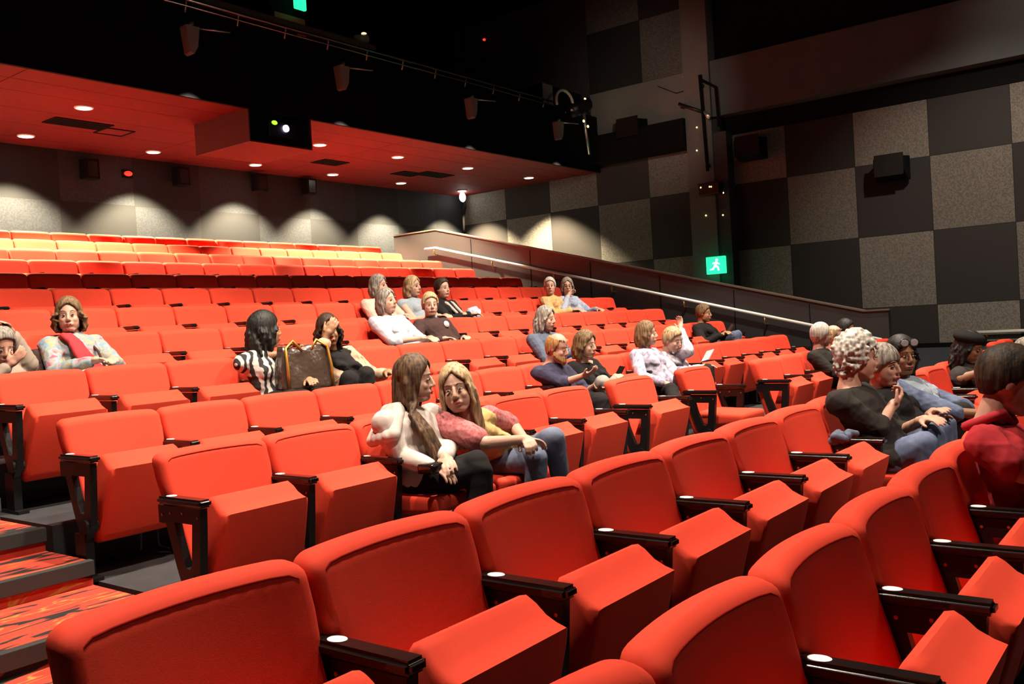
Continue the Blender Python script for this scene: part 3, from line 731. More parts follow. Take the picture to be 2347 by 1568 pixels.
def glasses(P, up=0.004, fw=.095, dark=False, big=1.0):
    f, r, u, s, HD = P['f'], P['r'], P['u'], P['s'], P['HD']; bm = bmesh.new()
    for sg in (1, -1):
        c = HD+f*fw*s+u*up*s+r*sg*.033*s
        tube(bm, [c+r*.025*big*s*math.cos(a*PI/8)+u*.020*big*s*math.sin(a*PI/8) for a in range(17)], .0025, 6)
        tube(bm, [c+r*sg*.025*big*s, HD+r*sg*.079*s+u*(up+.004)*s], .002, 6)
    tube(bm, [HD+f*(fw+.004)*s+u*up*s+r*.009*s, HD+f*(fw+.004)*s+u*up*s-r*.009*s], .002, 6)
    o = part(P, 'glasses', bm, GLOSS)
    if dark:
        bm = bmesh.new()
        for sg in (1, -1): ellip(bm, HD+f*fw*s+u*up*s+r*sg*.033*s, (r*.024*big*s, u*.019*big*s, f*.003), 2)
        bmesh.ops.translate(bm, vec=-P['O'], verts=bm.verts[:]); obj('lens', bm, mat('reflecting_lens', (.62, .58, .60), .12, .5), o, True)  # pale grey paints the reflection on the pushed-up lenses

F_PASTEL = pattern('pastel_cloud_knit', [(.34, (.52, .13, .18)), (.43, (.50, .44, .42)), (.53, (.22, .36, .46)), (.60, (.56, .42, .18)), (.68, (.46, .42, .42))], 10, 'noise', (1, 1, 1.6), .9, .5)
F_ZEBRA = pattern('zebra_print', [(.0, (.015, .012, .012)), (.42, (.02, .016, .015)), (.47, (.78, .68, .60)), (1, (.80, .70, .62))], 6.5, 'wave', (1, .7, 1.3), .85, 7)
F_LEAF = pattern('beige_leaf_print', [(.0, (.60, .38, .24)), (.55, (.66, .44, .28)), (.62, (.20, .09, .05)), (.68, (.66, .44, .28))], 16, 'noise', (1, 1, .7), .85, 1.2)
F_LILAC = pattern('lilac_marbled_knit', [(.35, (.24, .19, .30)), (.46, (.52, .46, .60)), (.58, (.66, .60, .70)), (.68, (.40, .36, .50))], 12, 'noise', (1, 1, 1), .9, .8)
F_LILAC2 = pattern('pale_lilac_print', [(.38, (.38, .33, .38)), (.5, (.68, .62, .70)), (.62, (.62, .55, .62))], 15, 'noise', (1, 1, 1), .9, .6)
F_YELFL = pattern('yellow_orange_print', [(.40, (.80, .46, .16)), (.55, (.82, .55, .25)), (.63, (.70, .26, .08)), (.7, (.80, .50, .20))], 14, 'noise', (1, 1, 1), .9, .3)
F_BLUESH = pattern('pale_blue_shirt', [(.3, (.34, .40, .58)), (.6, (.56, .60, .74))], 20, 'noise', (1, 1, .3), .85)
F_DENIM = pattern('washed_denim', [(.3, (.055, .075, .15)), (.7, (.16, .20, .33))], 18, 'noise', (1, 1, .4), .85)
F_GREYBLUE = pattern('grey_blue_linen', [(.3, (.13, .155, .24)), (.7, (.22, .25, .36))], 12, 'noise', (1, 1, .4), .85)
F_PEACHY = pattern('peach_top', [(.3, (.72, .42, .33)), (.7, (.78, .50, .40))], 10)
F_PINKLACE = pattern('pink_lace', [(.0, (.42, .07, .08)), (.35, (.62, .14, .15)), (.7, (.70, .22, .21))], 60, 'voronoi', (1, 1, 1), .9)
M_ = lambda n, c, r=.9: mat(n, tuple(v*(.58 if max(c) > .1 else 1) for v in c), r, spec=.2, noise=(8, .1), bump=(190, .2, .001))
F_BLACK = M_('black_cloth', (.010, .008, .008)); F_BLACK2 = M_('black_sweater', (.018, .014, .012)); F_BROWN = M_('dark_brown_knit', (.045, .022, .020))
F_WHITE = M_('white_cloth', (.70, .70, .76)); F_NAVY = M_('navy_violet_shirt', (.034, .030, .055)); F_BLUEJ = M_('blue_grey_jumper', (.13, .155, .22))
F_BEIGE = M_('cream_fleece', (.86, .72, .64)); F_CREAM = M_('cream_yellow_blouse', (.78, .50, .20)); F_GREYT = M_('light_grey_trousers', (.40, .36, .31)); F_REDP = M_('red_polo', (.62, .035, .045))
F_LBLUE = M_('pale_blue_cloth', (.42, .48, .54)); F_ROSE = M_('rose_scarf', (.70, .05, .06)); F_TEE = M_('charcoal_tshirt', (.028, .022, .020)); F_STONE = M_('stone_jacket', (.42, .32, .25))
F_IVORY = M_('ivory_scarf', (.70, .55, .47))

# --- row five of the photo upward: the two at far left
P = person('person at the left frame edge in a stone jacket, hand raised to the face', 4, 2.66, (2, 792), 20, 25, dy=.42, hair='short', hmat=H_GREY, skin=SK_PINK, top=F_STONE, legs=F_BLACK, handR=None, handL=(30, 770, .40), elbL=(66, 835, .38))
P2 = person('person with a wavy light-brown bob, red scarf over a pastel cloud-patterned sweater', 4, 3.20, (158, 722), -4, 3, dy=.24, hair='wavy', hmat=H_BOB, skin=SK_PALE, top=F_PASTEL, legs=F_WHITE, vox=.006, wide=1.02)
bm = bmesh.new(); nb, fv, sd, up_ = P2['NB'], P2['fv'], P2['sd'], P2['upv']
for q in range(4):
    o_ = (q-1.5)*.016
    tube(bm, [nb-fv*.07+sd*(.03+o_), nb+sd*(.075+o_)-up_*.02, nb+fv*.10+sd*(.08+o_)-up_*.035, nb+fv*.150+sd*(.07+o_)-up_*.11, nb+fv*.18+sd*(.055+o_*1.6)-up_*.22, nb+fv*.18+sd*(.0+o_*2)-up_*.34, nb+fv*.19+sd*(-.035+o_*2.4)-up_*.44], [.016, .020, .022, .022, .022, .024, .022], 8)
part(P2, 'scarf', bm, F_ROSE, .007, .004)
bm = bmesh.new(); tube(bm, [nb-sd*.06-fv*.05-up_*.01, nb-sd*.075+fv*.06-up_*.05, nb+fv*.165-sd*.07-up_*.2, nb+fv*.175-sd*.085-up_*.36, nb+fv*.15-sd*.10-up_*.45], .009, 8)
part(P2, 'bag_strap', bm, F_BROWN)
bm = bmesh.new()
for q in range(3): capsule(bm, nb+sd*(.20+.02*q)-fv*.06-up_*.10, nb+sd*(.23+.02*q)-fv*.04-up_*.42, .05, .06)
part(P2, 'jacket_on_backrest', bm, F_BROWN, .01, .004)
# --- zebra print and beige jacket with the big bag
P3 = person('person with black shoulder-length hair in a black and white zebra print top', 3, 4.10, (607, 757), 112, 0, dy=.30, hair='mid', hmat=H_BLACK, skin=SK_TAN, top=F_ZEBRA, sleeve='half', legs=F_BLACK, handR=(648, 812, .44), elbR=(586, 818, .30), vox=.006, hs=1.08, wide=1.05)
P4 = person('person with long dark hair covering the mouth, beige printed jacket over black', 3, 4.86, (752, 757), 12, 8, roll=4, dy=.34, hair='mid', hmat=H_DARK, skin=SK_TAN, top=F_BLACK, sleeve='none', legs=F_BLACK, handR=(748, 772, .46), elbR=(728, 832, .42), kneeL=(838, 858, .62), kneeR=(800, 868, .60), vox=.006, neck=.02)
bm = bmesh.new(); NBq, el, wr, sh = P4['NB'], P4['el'], P4['wr'], P4['sh']
for nm in 'RL':
    capsule(bm, sh[nm], el[nm], .076, .066); capsule(bm, el[nm], el[nm].lerp(wr[nm], .72), .064, .052)
    sg = 1 if nm == 'R' else -1
    for q in range(3): capsule(bm, sh[nm]-P4['sd']*sg*(.0+.02*q)-P4['upv']*.02, P4['Hp']+P4['sd']*sg*(.17-.015*q)+P4['fv']*(.03+.035*q)+Z3*.02, .06, .07)
part(P4, 'jacket', bm, F_LEAF, .008, .006)
# --- two in row four, three behind them
P5 = person('person with a grey-brown bob in a plain white top, looking right', 4, 6.40, (886, 690), 52, -4, dy=.24, hair='bob', hmat=H_GREY, skin=SK_PALE, top=F_WHITE, sleeve='half', legs=F_WHITE, wide=1.1)
P6 = person('fair-haired person in a dark brown sweater and pale collar', 4, 7.02, (986, 698), 14, 4, dy=.26, hair='short', hmat=H_BLOND, skin=SK_PALE, top=F_BROWN, legs=F_BLACK, bust=False, handR=(1012, 778, .52), handL=(1062, 775, .50), wide=1.2, vox=.007)
bm = bmesh.new(); tube(bm, [P6['NB']+Matrix.Rotation(a*PI/6, 3, P6['upv']) @ (P6['fv']*.072)+P6['upv']*(.012 if a not in (0, 12) else -.035) for a in range(13)], .016, 8)
part(P6, 'collar', bm, F_LBLUE)
bm = bmesh.new(); c = P6['Cc']+P6['fv']*.122-P6['sd']*.06+P6['upv']*.01; disc(bm, c, .035, P6['fv'], .006, 16)
part(P6, 'chest_patch', bm, F_BEIGE)
person('person with streaked grey-brown hair in a peach top, behind the white top', 5, 7.12, (868, 655), 62, 0, dy=.22, hair='bob', hmat=H_GREY, skin=SK_PINK, top=F_PEACHY, sleeve='long', legs=F_BLACK, wide=1.1)
person('person with a golden bob in a sleeveless pale blue top', 5, 7.72, (946, 657), 55, 0, dy=.22, hair='bob', hmat=H_BLOND, skin=SK_PALE, top=F_LBLUE, sleeve='none', legs=F_BLACK, wide=1.1)
P9 = person('person with short dark hair in black with an ivory scarf', 5, 8.32, (1014, 661), 45, 0, dy=.24, hair='short', hmat=H_DARK, skin=SK_PALE, top=F_BLACK, legs=F_BLACK, handL=(1062, 722, .48))
bm = bmesh.new(); nb = P9['NB']
for sg in (1, -1): tube(bm, [nb-P9['fv']*.06, nb+P9['sd']*.065*sg, nb+P9['fv']*.10+P9['sd']*.05*sg-P9['upv']*.08, nb+P9['fv']*.15+P9['sd']*.045*sg-P9['upv']*.25], [.022, .026, .026, .02], 8)
part(P9, 'scarf', bm, F_IVORY, .008)
person('white-haired person in a yellow and orange patterned top', 5, 10.47, (1260, 656), 2, 0, dy=.22, hair='short', hmat=H_WHITE, skin=SK_PALE, top=F_YELFL, legs=F_BLACK, wide=1.05)
P11 = person('person with a grey bob and glasses in a pale blue shirt, hand at the chin', 5, 10.98, (1300, 656), 6, 2, dy=.22, hair='bob', hmat=H_GREY, skin=SK_PALE, top=F_BLUESH, legs=F_BLACK, handR=(1301, 680, .34), elbR=(1292, 712, .42))
glasses(P11)
# --- right of the middle
person('person with thick grey hair brushed back in a blue-grey jumper', 3, 7.54, (1251, 730), 62, 8, dy=.34, hair='mid', hmat=H_GREY, skin=SK_PALE, top=F_BLUEJ, legs=F_DENIM, wide=1.1)
P13 = person('person with thinning hair and a ginger beard in a navy shirt', 2, 6.32, (1278, 797), 62, 18, dy=.36, hair='bald', hmat=H_GINGER, skin=SK_PINK, top=F_NAVY, sleeve='half', legs=F_BLACK, bust=False, handR=(1335, 862, .62), elbR=(1285, 880, .40), wide=1.1, vox=.007)
bm = bmesh.new(); hd, f, r, u, s = P13['HD'], P13['f'], P13['r'], P13['u'], P13['s']
for q in range(15):
    a = (q-7)/7; p = hd+f*(.088-.075*a*a)*s-u*(.072-.035*a*a)*s+r*a*.066*s; tube(bm, [p+u*.01, p-u*.03+f*.008, p-u*.06*(1-.5*a*a)+f*.002], [.013, .016, .007], 7)
part(P13, 'beard', bm, H_GINGER, .006)
P14 = person('person with a light-brown bob in a black V-neck top, holding a phone', 2, 6.92, (1342, 790), 58, 8, dy=.36, hair='bob', hmat=H_BOB, skin=SK_PALE, top=F_BLACK, sleeve='half', legs=F_GREYT, neck=.05, handL=(1408, 866, .60), kneeR=(1382, 878, .70), footR=(1392, 985, .62), kneeL=(1410, 880, .66), vox=.007)
person('fair person with a chin-length bob in a lilac marbled sweater', 2, 7.98, (1482, 765), 82, 2, dy=.26, hair='bob', hmat=H_BOB, skin=SK_PALE, top=F_LILAC, legs=F_BLACK, handR=(1522, 878, .60), kneeR=(1540, 895, .70), footR=(1548, 935, .85), footL=(1552, 930, .9), wide=1.1, vox=.007)
P16 = person('fair-haired person resting a raised hand on the head, booklet on the lap', 2, 8.54, (1541, 778), 60, 22, dy=.36, hair='short', hmat=H_BLOND, skin=SK_PALE, top=F_LILAC2, legs=F_BLACK, handL=(1560, 756, .36), elbL=(1578, 806, .52), handR=(1606, 842, .66), kneeL=(1622, 848, .72), kneeR=(1612, 855, .70), vox=.007)
P17 = person('short-haired person in a black jacket reading by the half wall', 3, 11.36, (1613, 718), 78, 6, dy=.24, hair='crop', hmat=H_BOB, skin=SK_TAN, top=F_BLACK, legs=F_DENIM, handR=(1652, 768, .54), handL=(1660, 764, .56), kneeR=(1684, 770, .62), kneeL=(1690, 768, .60))
# --- third row at the right
person('grey-haired person in black seen from behind, half hidden by curly white hair', 1.5, 9.215, (1882, 768), 118, 4, dy=.0, gx=True, hair='short', hmat=H_WHITE, skin=SK_PINK, top=F_BLACK2, legs=F_BLACK, bust=False, wide=1.1)
person('bare-armed person with pale cropped hair between the black sweater and dark hair', 1.5, 9.765, (1912, 771), 84, 6, dy=.0, gx=True, hair='bald', hmat=H_BLOND, skin=SK_PALE, top=F_PEACHY, sleeve='none', legs=F_BLACK)
person('dark-haired person below the end of the handrail', 1.5, 10.315, (1939, 757), 76, 6, dy=.0, gx=True, hair='short', hmat=H_BLACK, skin=SK_TAN, top=F_WHITE, legs=F_BLACK)
# --- second row
P21 = person('person with curly white hair in a black sweater, fist raised to the chest', 0, 4.87, (1964, 817), 106, 6, dy=.0, gx=True, hair='curly', hmat=H_WHITE, skin=SK_PINK, top=F_BLACK2, sleeve='half', legs=F_DENIM, bust=False, wide=1.32, vox=.006, handR=(2040, 938, -.02), elbR=(2012, 985, -.14), kneeR=(2120, 1018, -.10), kneeL=(2135, 1000, .10), handL=(2110, 965, .10), curl=(1.3, .6), hs=1.04)
P22 = person('smiling person with short grey hair, beside the curly white hair', 0, 5.42, (2024, 838), 58, 4, dy=.0, gx=True, hair='fringe', hmat=H_GREY, skin=SK_PINK, top=F_BLACK, sleeve='half', legs=F_DENIM, vox=.006, handR=(2120, 968, -.05), handL=(2132, 950, .08), kneeR=(2150, 990, -.08), kneeL=(2165, 978, .1))
P23 = person('dark-haired person with sunglasses pushed up, washed denim jacket', 0, 5.97, (2066, 815), 34, 4, dy=.0, gx=True, hair='mid', hmat=H_BLACK, skin=SK_BROWN, top=F_LBLUE, sleeve='half', legs=F_BLACK, vox=.006, handL=(2172, 910, .22), elbL=(2118, 895, .24), lips=LIP_D, kneeL=(2205, 945, .1), kneeR=(2190, 958, -.08))
glasses(P23, .088, .084, True, 1.25)
bm = bmesh.new(); nb = P23['NB']
for nm in 'RL':
    sg = 1 if nm == 'R' else -1
    capsule(bm, P23['sh'][nm], P23['el'][nm], .075, .064)
    for q in range(3): capsule(bm, nb+P23['sd']*sg*(.08+.03*q)-P23['upv']*.05, P23['Hp']+P23['sd']*sg*(.14)+P23['fv']*(.05+.045*q)+Z3*.05, .045, .06)
part(P23, 'denim_jacket', bm, F_DENIM, .007, .005)
P24 = person('person in a black beret and dark T-shirt looking down, long black hair', 0, 7.62, (2222, 797), 66, 16, dy=.0, gx=True, hair='mid', hmat=H_BLACK, skin=SK_BROWN, top=F_TEE, sleeve='short', legs=F_BLACK, handR=(2266, 848, -.16), elbR=(2200, 868, -.24), vox=.006, lips=LIP_D)
hd, f, r, u, s = P24['HD'], P24['f'], P24['r'], P24['u'], P24['s']; bm = bmesh.new()
ellip(bm, hd+u*.078*s-f*.022*s, axes(f, r, u, .120*s, .112*s, .056*s), 3); ellip(bm, hd+u*.055*s-f*.02*s, axes(f, r, u, .104*s, .09*s, .045*s), 3)
part(P24, 'beret', bm, F_BLACK, .007)
# --- front row, red shirt
P25 = person('person with short dark hair in a red polo shirt at the right edge', -1, 3.79, (2314, 872), 98, 14, dy=.02, gx=True, hair='crop', hmat=H_DARK, skin=SK_PINK, top=F_REDP, sleeve='short', legs=F_DENIM, bust=False, wide=1.1, vox=.006, hs=1.04, handR=(2440, 1110, -.1), elbR=(2342, 1085, -.2))
bm = bmesh.new(); tube(bm, [P25['NB']+Matrix.Rotation(a*PI/6, 3, P25['upv']) @ (P25['fv']*.078)+P25['upv']*(.02 if a not in (0, 12) else -.03) for a in range(13)], .018, 8)
part(P25, 'collar', bm, F_REDP)
person('grey-haired person at the right frame edge behind the red polo shirt', 0, 9.817, (2354, 804), 96, 6, dy=.0, gx=True, hair='short', hmat=H_GREY, skin=SK_PINK, top=F_BLACK, legs=F_BLACK, vox=.008)
# --- the two in front, third row
W1 = person('person with very long straight brown hair in a beige hooded cardigan', 1, 3.42, (950, 868), 74, 6, dy=.32, hair='longback', hmat=H_BROWN, skin=SK_PALE, top=F_BEIGE, legs=F_BLACK, vox=.005, hs=.98, bust=False, folds=.0035, wide=1.08, handR=(988, 1070, .54), elbR=(920, 1046, .34), handL=(1020, 1048, .56), elbL=(1030, 1015, .36), kneeR=(1098, 1078, .68), kneeL=(1092, 1062, .66))
bm = bmesh.new(); nb = W1['NB']
for q in range(9):
    a = (q-4)/4; p = nb-W1['fv']*(.115-.07*a*a)+W1['sd']*a*.13-W1['upv']*.03; capsule(bm, p, p-W1['upv']*.085-W1['fv']*.02, .042, .05)
shr = W1['sh']['R']
for q in range(6):
    t_ = q/5; capsule(bm, nb-W1['fv']*(.085-.10*t_)+W1['sd']*(.055+.02*t_)+W1['upv']*.005, shr+W1['sd']*(.02+.03*math.sin(t_*3))-W1['fv']*(.10-.17*t_)-W1['upv']*(.075-.01*t_), .040, .034)
part(W1, 'hood', bm, F_BEIGE, .007, .003)
bm = bmesh.new(); f, r, u, hd = W1['f'], W1['r'], W1['u'], W1['HD']
for q in range(30):                                                  # long hair that falls over the near shoulder
    a = (q%15)/14-.5; b_ = 1.0 if q < 15 else .6; w_ = math.sin(q*2.4)
    p0 = hd+r*.074+f*(-.02+.05*a)-u*.02; C1 = W1['Cc']; fv, sd, uv = W1['fv'], W1['sd'], W1['upv']
    tube(bm, [p0, hd+r*(.080)+f*(.0+.07*a)-u*.11, nb+sd*(.075+.05*a)+fv*(.095+.02*b_)-uv*.04, C1+sd*(.075+.075*a)+fv*(.135+.025*b_), W1['Bl']+sd*(.06+.085*a)+fv*(.15+.02*b_+.008*w_)+uv*.04, W1['Bl']+sd*(.05+.09*a)+fv*(.165+.02*w_)-uv*(.06+.03*w_)], [.006, .012, .012, .0125, .011, .004], 7)
part(W1, 'hair_lock', bm, H_BROWN, .005)
W2 = person('person with long blonde hair in a pink lace cardigan over a yellow blouse, leaning left', 1, 4.03, (1046, 890), -8, 4, roll=9, dy=.42, tyaw=-6, hair='long', hmat=H_BLOND, skin=SK_PALE, top=F_CREAM, sleeve='none', legs=F_GREYBLUE, vox=.005, hs=1.01, handR=(1192, 1008, .68), elbR=(1112, 1016, .62), curl=(.7, 1.2), handL=(1200, 1004, .66), elbL=(1178, 978, .42), kneeR=(1228, 1052, .66), kneeL=(1268, 1006, .70), footL=(1284, 1092, .66), footR=(1225, 1180, .62))
bm = bmesh.new()
for nm in 'RL':
    sg = 1 if nm == 'R' else -1; capsule(bm, W2['sh'][nm], W2['sh'][nm].lerp(W2['el'][nm], .78), .074, .066)
    for q in range(2): capsule(bm, W2['sh'][nm]-W2['sd']*sg*.01*q-W2['upv']*.01, W2['Hp']+W2['sd']*sg*.165+W2['fv']*(-.03+.03*q)+Z3*.03, .05, .055)
part(W2, 'cardigan', bm, F_PINKLACE, .007, .005)

# ------------------------------------------------------------------ things people brought
def prop(name, label, cat, bm, mt, loc=(0, 0, 0), smooth=False, bevel=0, group=None):
    return tag(obj(name, bm, mt, None, smooth, loc, bevel), label, cat, group)
def slab(name, label, cat, c, ux, uy, sx, sy, th, mt, bev=.003):
    ux = Vector(ux).normalized(); uy = Vector(uy); uy = (uy-ux*uy.dot(ux)).normalized(); n = ux.cross(uy)
    M = Matrix((ux, uy, n)).transposed().to_4x4(); M.translation = c
    bm = B(-sx/2, sx/2, -sy/2, sy/2, -th/2, th/2)
    if bev: bmesh.ops.bevel(bm, geom=bm.edges[:], offset=bev, segments=2, affect='EDGES')
    o = obj(name, bm, mt); o.matrix_world = M; return tag(o, label, cat)
c = at(697, 842, 5.08)
bg = thing('handbag', 'large glossy dark brown handbag with gold trim held between two people', 'bag', c)
ax = Vector((.97, .22, 0)); ay = Vector((-.22, .97, 0)); bm = bmesh.new(); box(bm, -.19, .19, -.075, .075, -.17, .15)
bmesh.ops.subdivide_edges(bm, edges=bm.edges[:], cuts=6, use_grid_fill=True)
for v in bm.verts:
    t = (v.co.z+.17)/.32; v.co.y *= 1.15-.55*t; v.co.x *= 1.02-.10*t*t; v.co.y += .012*math.sin(v.co.x*34+t*5)*t; v.co.z += .012*math.sin(v.co.x*22)*t
bmesh.ops.transform(bm, matrix=Matrix.Rotation(math.radians(-14), 4, 'Z'), verts=bm.verts[:])
obj('bag_body', bm, mat('brown_patent_leather', (.055, .034, .024), .22, spec=.7, bump=(7, .6, .03)), bg, True)
GOLD = mat('gold_trim', (.60, .28, .05), .3, .7)
for sx in (-.165, .165):
    bm = bmesh.new(); tube(bm, [(sx, -.10, -.16), (sx, -.095, .0), (sx*.95, -.06, .14), (sx*.55, -.03, .19), (sx*.2, -.05, .12)], .011, 8)
    bmesh.ops.transform(bm, matrix=Matrix.Rotation(math.radians(-14), 4, 'Z'), verts=bm.verts[:]); obj('strap', bm, GOLD, bg, True)
wr = P14['wr']['L']; slab('phone', 'black phone in the hand of the person with grey trousers', 'phone', at(1418, 856, 4.06), Vector((.5, -.25, .8)), Vector((.3, .9, .1)), .145, .07, .009, GLOSS)
slab('booklet', 'pale open booklet held by the person with the raised hand', 'booklet', at(1622, 815, 3.98), Vector((.75, -.1, .65)), Vector((.3, .9, -.2)), .15, .10, .008, F_LBLUE, 0)
bkA = slab('book', 'small brown book read by the person in the black jacket', 'book', at(1671, 757, 5.02), Vector((.2, -.55, .8)), Vector((.8, .5, .2)), .17, .12, .014, F_BROWN, 0)
bm = bmesh.new(); c = at(1086, 722, 7.0)
ellip(bm, Vector((0, 0, .05)), (Vector((.11, 0, 0)), Vector((0, .07, 0)), Vector((0, 0, .10))), 3)
for v in bm.verts: v.co += Vector((1, 1, 1))*.0+v.co.normalized()*.018*math.sin(v.co.x*60)*math.cos(v.co.z*50+v.co.y*40)
o = tag(obj('plastic_bag', bm, F_BLUESH, None, True), 'crumpled pale blue plastic bag on the lap of the person in black', 'bag'); o.location = c-Z3*.05
c = at(258, 838, 6.17); bo = thing('water_bottle', 'small clear water bottle with a white cap beside the red scarf wearer', 'bottle', c-Z3*.12)
bm = bmesh.new(); tube(bm, [(0, 0, 0), (0, 0, .02), (0, 0, .12), (0, 0, .15), (0, 0, .165)], [.03, .033, .033, .016, .013], 16); obj('bottle_body', bm, mat('clear_plastic', (.6, .55, .6), .1, spec=.7), bo, True)
bm = bmesh.new(); tube(bm, [(0, 0, .165), (0, 0, .185)], .016, 14); obj('cap', bm, F_WHITE, bo, True)
bm = bmesh.new()
for q in range(7): capsule(bm, Vector((-.10+.03*q, .02*math.sin(q*2), .012*math.cos(q*3))), Vector((-.07+.03*q, -.04*math.cos(q), 0)), .022, .018)
me = remesh(bm, .007, 3, .004, 2, 9); o = finish('folded_garment', me, F_BLUEJ); tag(o, 'blue garment laid on the armrest in front of the black sweater', 'clothing'); o.location = at(1928, 1000, 1.42)
c = at(1002, 1070, 3.0); cl = thing('clutch_bag', 'small black clutch with a metal clasp on the beige cardigan wearer\'s lap', 'bag', c)
bm = B(-.09, .09, -.05, .05, -.025, .025); obj('bag_body', bm, GLOSS, cl, True, None, .012)
bm = bmesh.new(); disc(bm, (0.05, -.05, .012), .012, (0, -1, .2), .008); obj('clasp', bm, CHROME, cl)
# ------------------------------------------------------------------ fixtures
YBH = 10.42
for i, (x, y) in enumerate(DOWN[:11]):
    t = thing('downlight', '%s recessed white downlight from the left in the %s row of the red ceiling' % (ORD[(i if i < 6 else i-6)+1], 'rear' if i < 6 else 'front'), 'ceiling light', (x, y, ZC), 0, 'downlights in the red ceiling')
    bm = bmesh.new(); tube(bm, [(.105*math.cos(a*PI/12), .105*math.sin(a*PI/12), -.006) for a in range(25)], .016, 8, False); obj('trim_ring', bm, DISC, t, True)
    bm = bmesh.new(); disc(bm, (0, 0, -.004), .10, (0, 0, -1), .012, 24); obj('lamp_face', bm, LAMPW, t)
for i, (u_, v_, sx) in enumerate(((180, 283, .42), (262, 302, .22), (757, 372, .3), (934, 398, .3), (995, 400, .42))):
    d = ray(u_, v_); d = d*((ZC-ZO)/d.z)
    t = thing('ceiling_vent', ['wide dark ceiling vent left of the projector housing', 'small framed ceiling hatch beside the wide vent', 'dark ceiling vent just right of the projector housing', 'narrower of the two dark vents at the right of the red ceiling', 'wider of the two dark vents at the right of the red ceiling'][i], 'vent', (d.x, d.y, ZC), 0, 'vents in the red ceiling')
    bm = bmesh.new()
    for a, b, c, e in ((-sx, sx, -.2, -.18), (-sx, sx, .18, .2), (-sx, -sx+.02, -.2, .2), (sx-.02, sx, -.2, .2)): box(bm, a, b, c, e, -.012, 0)
    obj('frame', bm, MATTE, t)
    bm = bmesh.new()
    if i != 1:
        for q in range(8): box(bm, -sx+.02, sx-.02, -.17+.045*q, -.145+.045*q, -.010, -.001)
        obj('slats', bm, MATTE, t)
    else: box(bm, -sx+.03, sx-.03, -.16, .16, -.008, 0); obj('panel', bm, SOFFIT, t)
# projector housing
t = thing('projector_housing', 'boxed housing hanging below the red ceiling with a lit projector inside', 'projector', (8.45, 11.0, 2.77+ZO))
z1 = ZC-2.77-ZO-.002
bm = B(-.52, .55, -.56, .72, 0, .02); obj('bottom_panel', bm, SOFFIT, t)
bm = B(-.54, -.52, -.56, .72, 0, z1); obj('side_panel', bm, mat('dark_red_paint', (.05, .01, .008), .7), t)
bm = B(.55, .57, -.56, .72, 0, z1); obj('side_panel', bm, mat('dark_red_paint', (.05, .01, .008), .7), t)
bm = B(-.52, .55, .70, .72, 0, z1); obj('rear_panel', bm, MATTE, t)
bm = B(-.52, .55, -.50, -.47, .02, z1); obj('front_panel', bm, mat('smoked_glass', (.006, .006, .007), .12), t)
pj = obj('projector', B(-.2, .3, -.56, -.5, .12, .34), BLACK, t, False, None, .01)
bm = bmesh.new(); disc(bm, (.09, -.565, .255), .05, (0, -1, 0), .02, 20); obj('lens', bm, BLUELENS, pj)
bm = bmesh.new(); disc(bm, (-.10, -.562, .315), .03, (0, -1, 0), .006, 16, 1.6); obj('status_light', bm, GREENLED, pj)
# fittings on the bulkhead face
GLASSY = mat('dim_frosted_shade', (.22, .20, .18), .4)
for i, (x, z) in enumerate(((7.0, 4.11), (9.6, 4.09), (12.66, 4.10), (15.40, 4.07))):
    t = thing('wall_bracket_fitting', '%s grey bracket fitting with a thin arm on the black bulkhead, from the left' % ORD[i+1], 'fitting', (x, YBH, z+ZO), 0, 'fittings along the bulkhead')
    bm = bmesh.new(); prof = [(-.10, 0), (.10, 0), (.06, -.26), (0, -.36), (-.05, -.34)]
    a = [bm.verts.new((p[0], -.16, p[1])) for p in prof]; b = [bm.verts.new((p[0]*.9, 0, p[1])) for p in prof]
    bm.faces.new(a); bm.faces.new(b[::-1])
    for q in range(5): bm.faces.new((a[q], a[(q+1) % 5], b[(q+1) % 5], b[q]))
    obj('shade', bm, GLASSY, t)
    bm = bmesh.new(); tube(bm, [(.08, -.10, .0), (.5, -.25, .0)], .012, 8); obj('arm', bm, STEEL, t, True)
    bm = bmesh.new(); capsule(bm, Vector((0, -.1, .02)), Vector((.03, -.1, .05)), .03, .025); obj('pivot', bm, STEEL, t, True)
# rail on top of the bulkhead
t = thing('catwalk_rail', 'long shiny rail along the top edge of the black bulkhead', 'rail', (8, YBH-.06, 4.47+ZO))
bm = bmesh.new(); tube(bm, [(-6, 0, .0), (8.4, 0, .0)], .022, 10); tube(bm, [(-6, -.02, -.09), (8.4, -.02, -.09)], .012, 8); obj('rail', bm, mat('dull_chrome', (.45, .4, .35), .22, 1), t, True)
bm = bmesh.new()
for x in np.arange(-5.8, 8.4, .8): tube(bm, [(x, 0, .0), (x, .05, -.15)], .010, 6)
obj('brackets', bm, STEEL, t, True)
box_b = B(-6, 2.4, .02, .06, -.02, .12); obj('upstand', box_b, mat('dark_glass', (.05, .045, .04), .1), t)
def onp_(u_, v_): return atX(u_, v_, XW-.12)
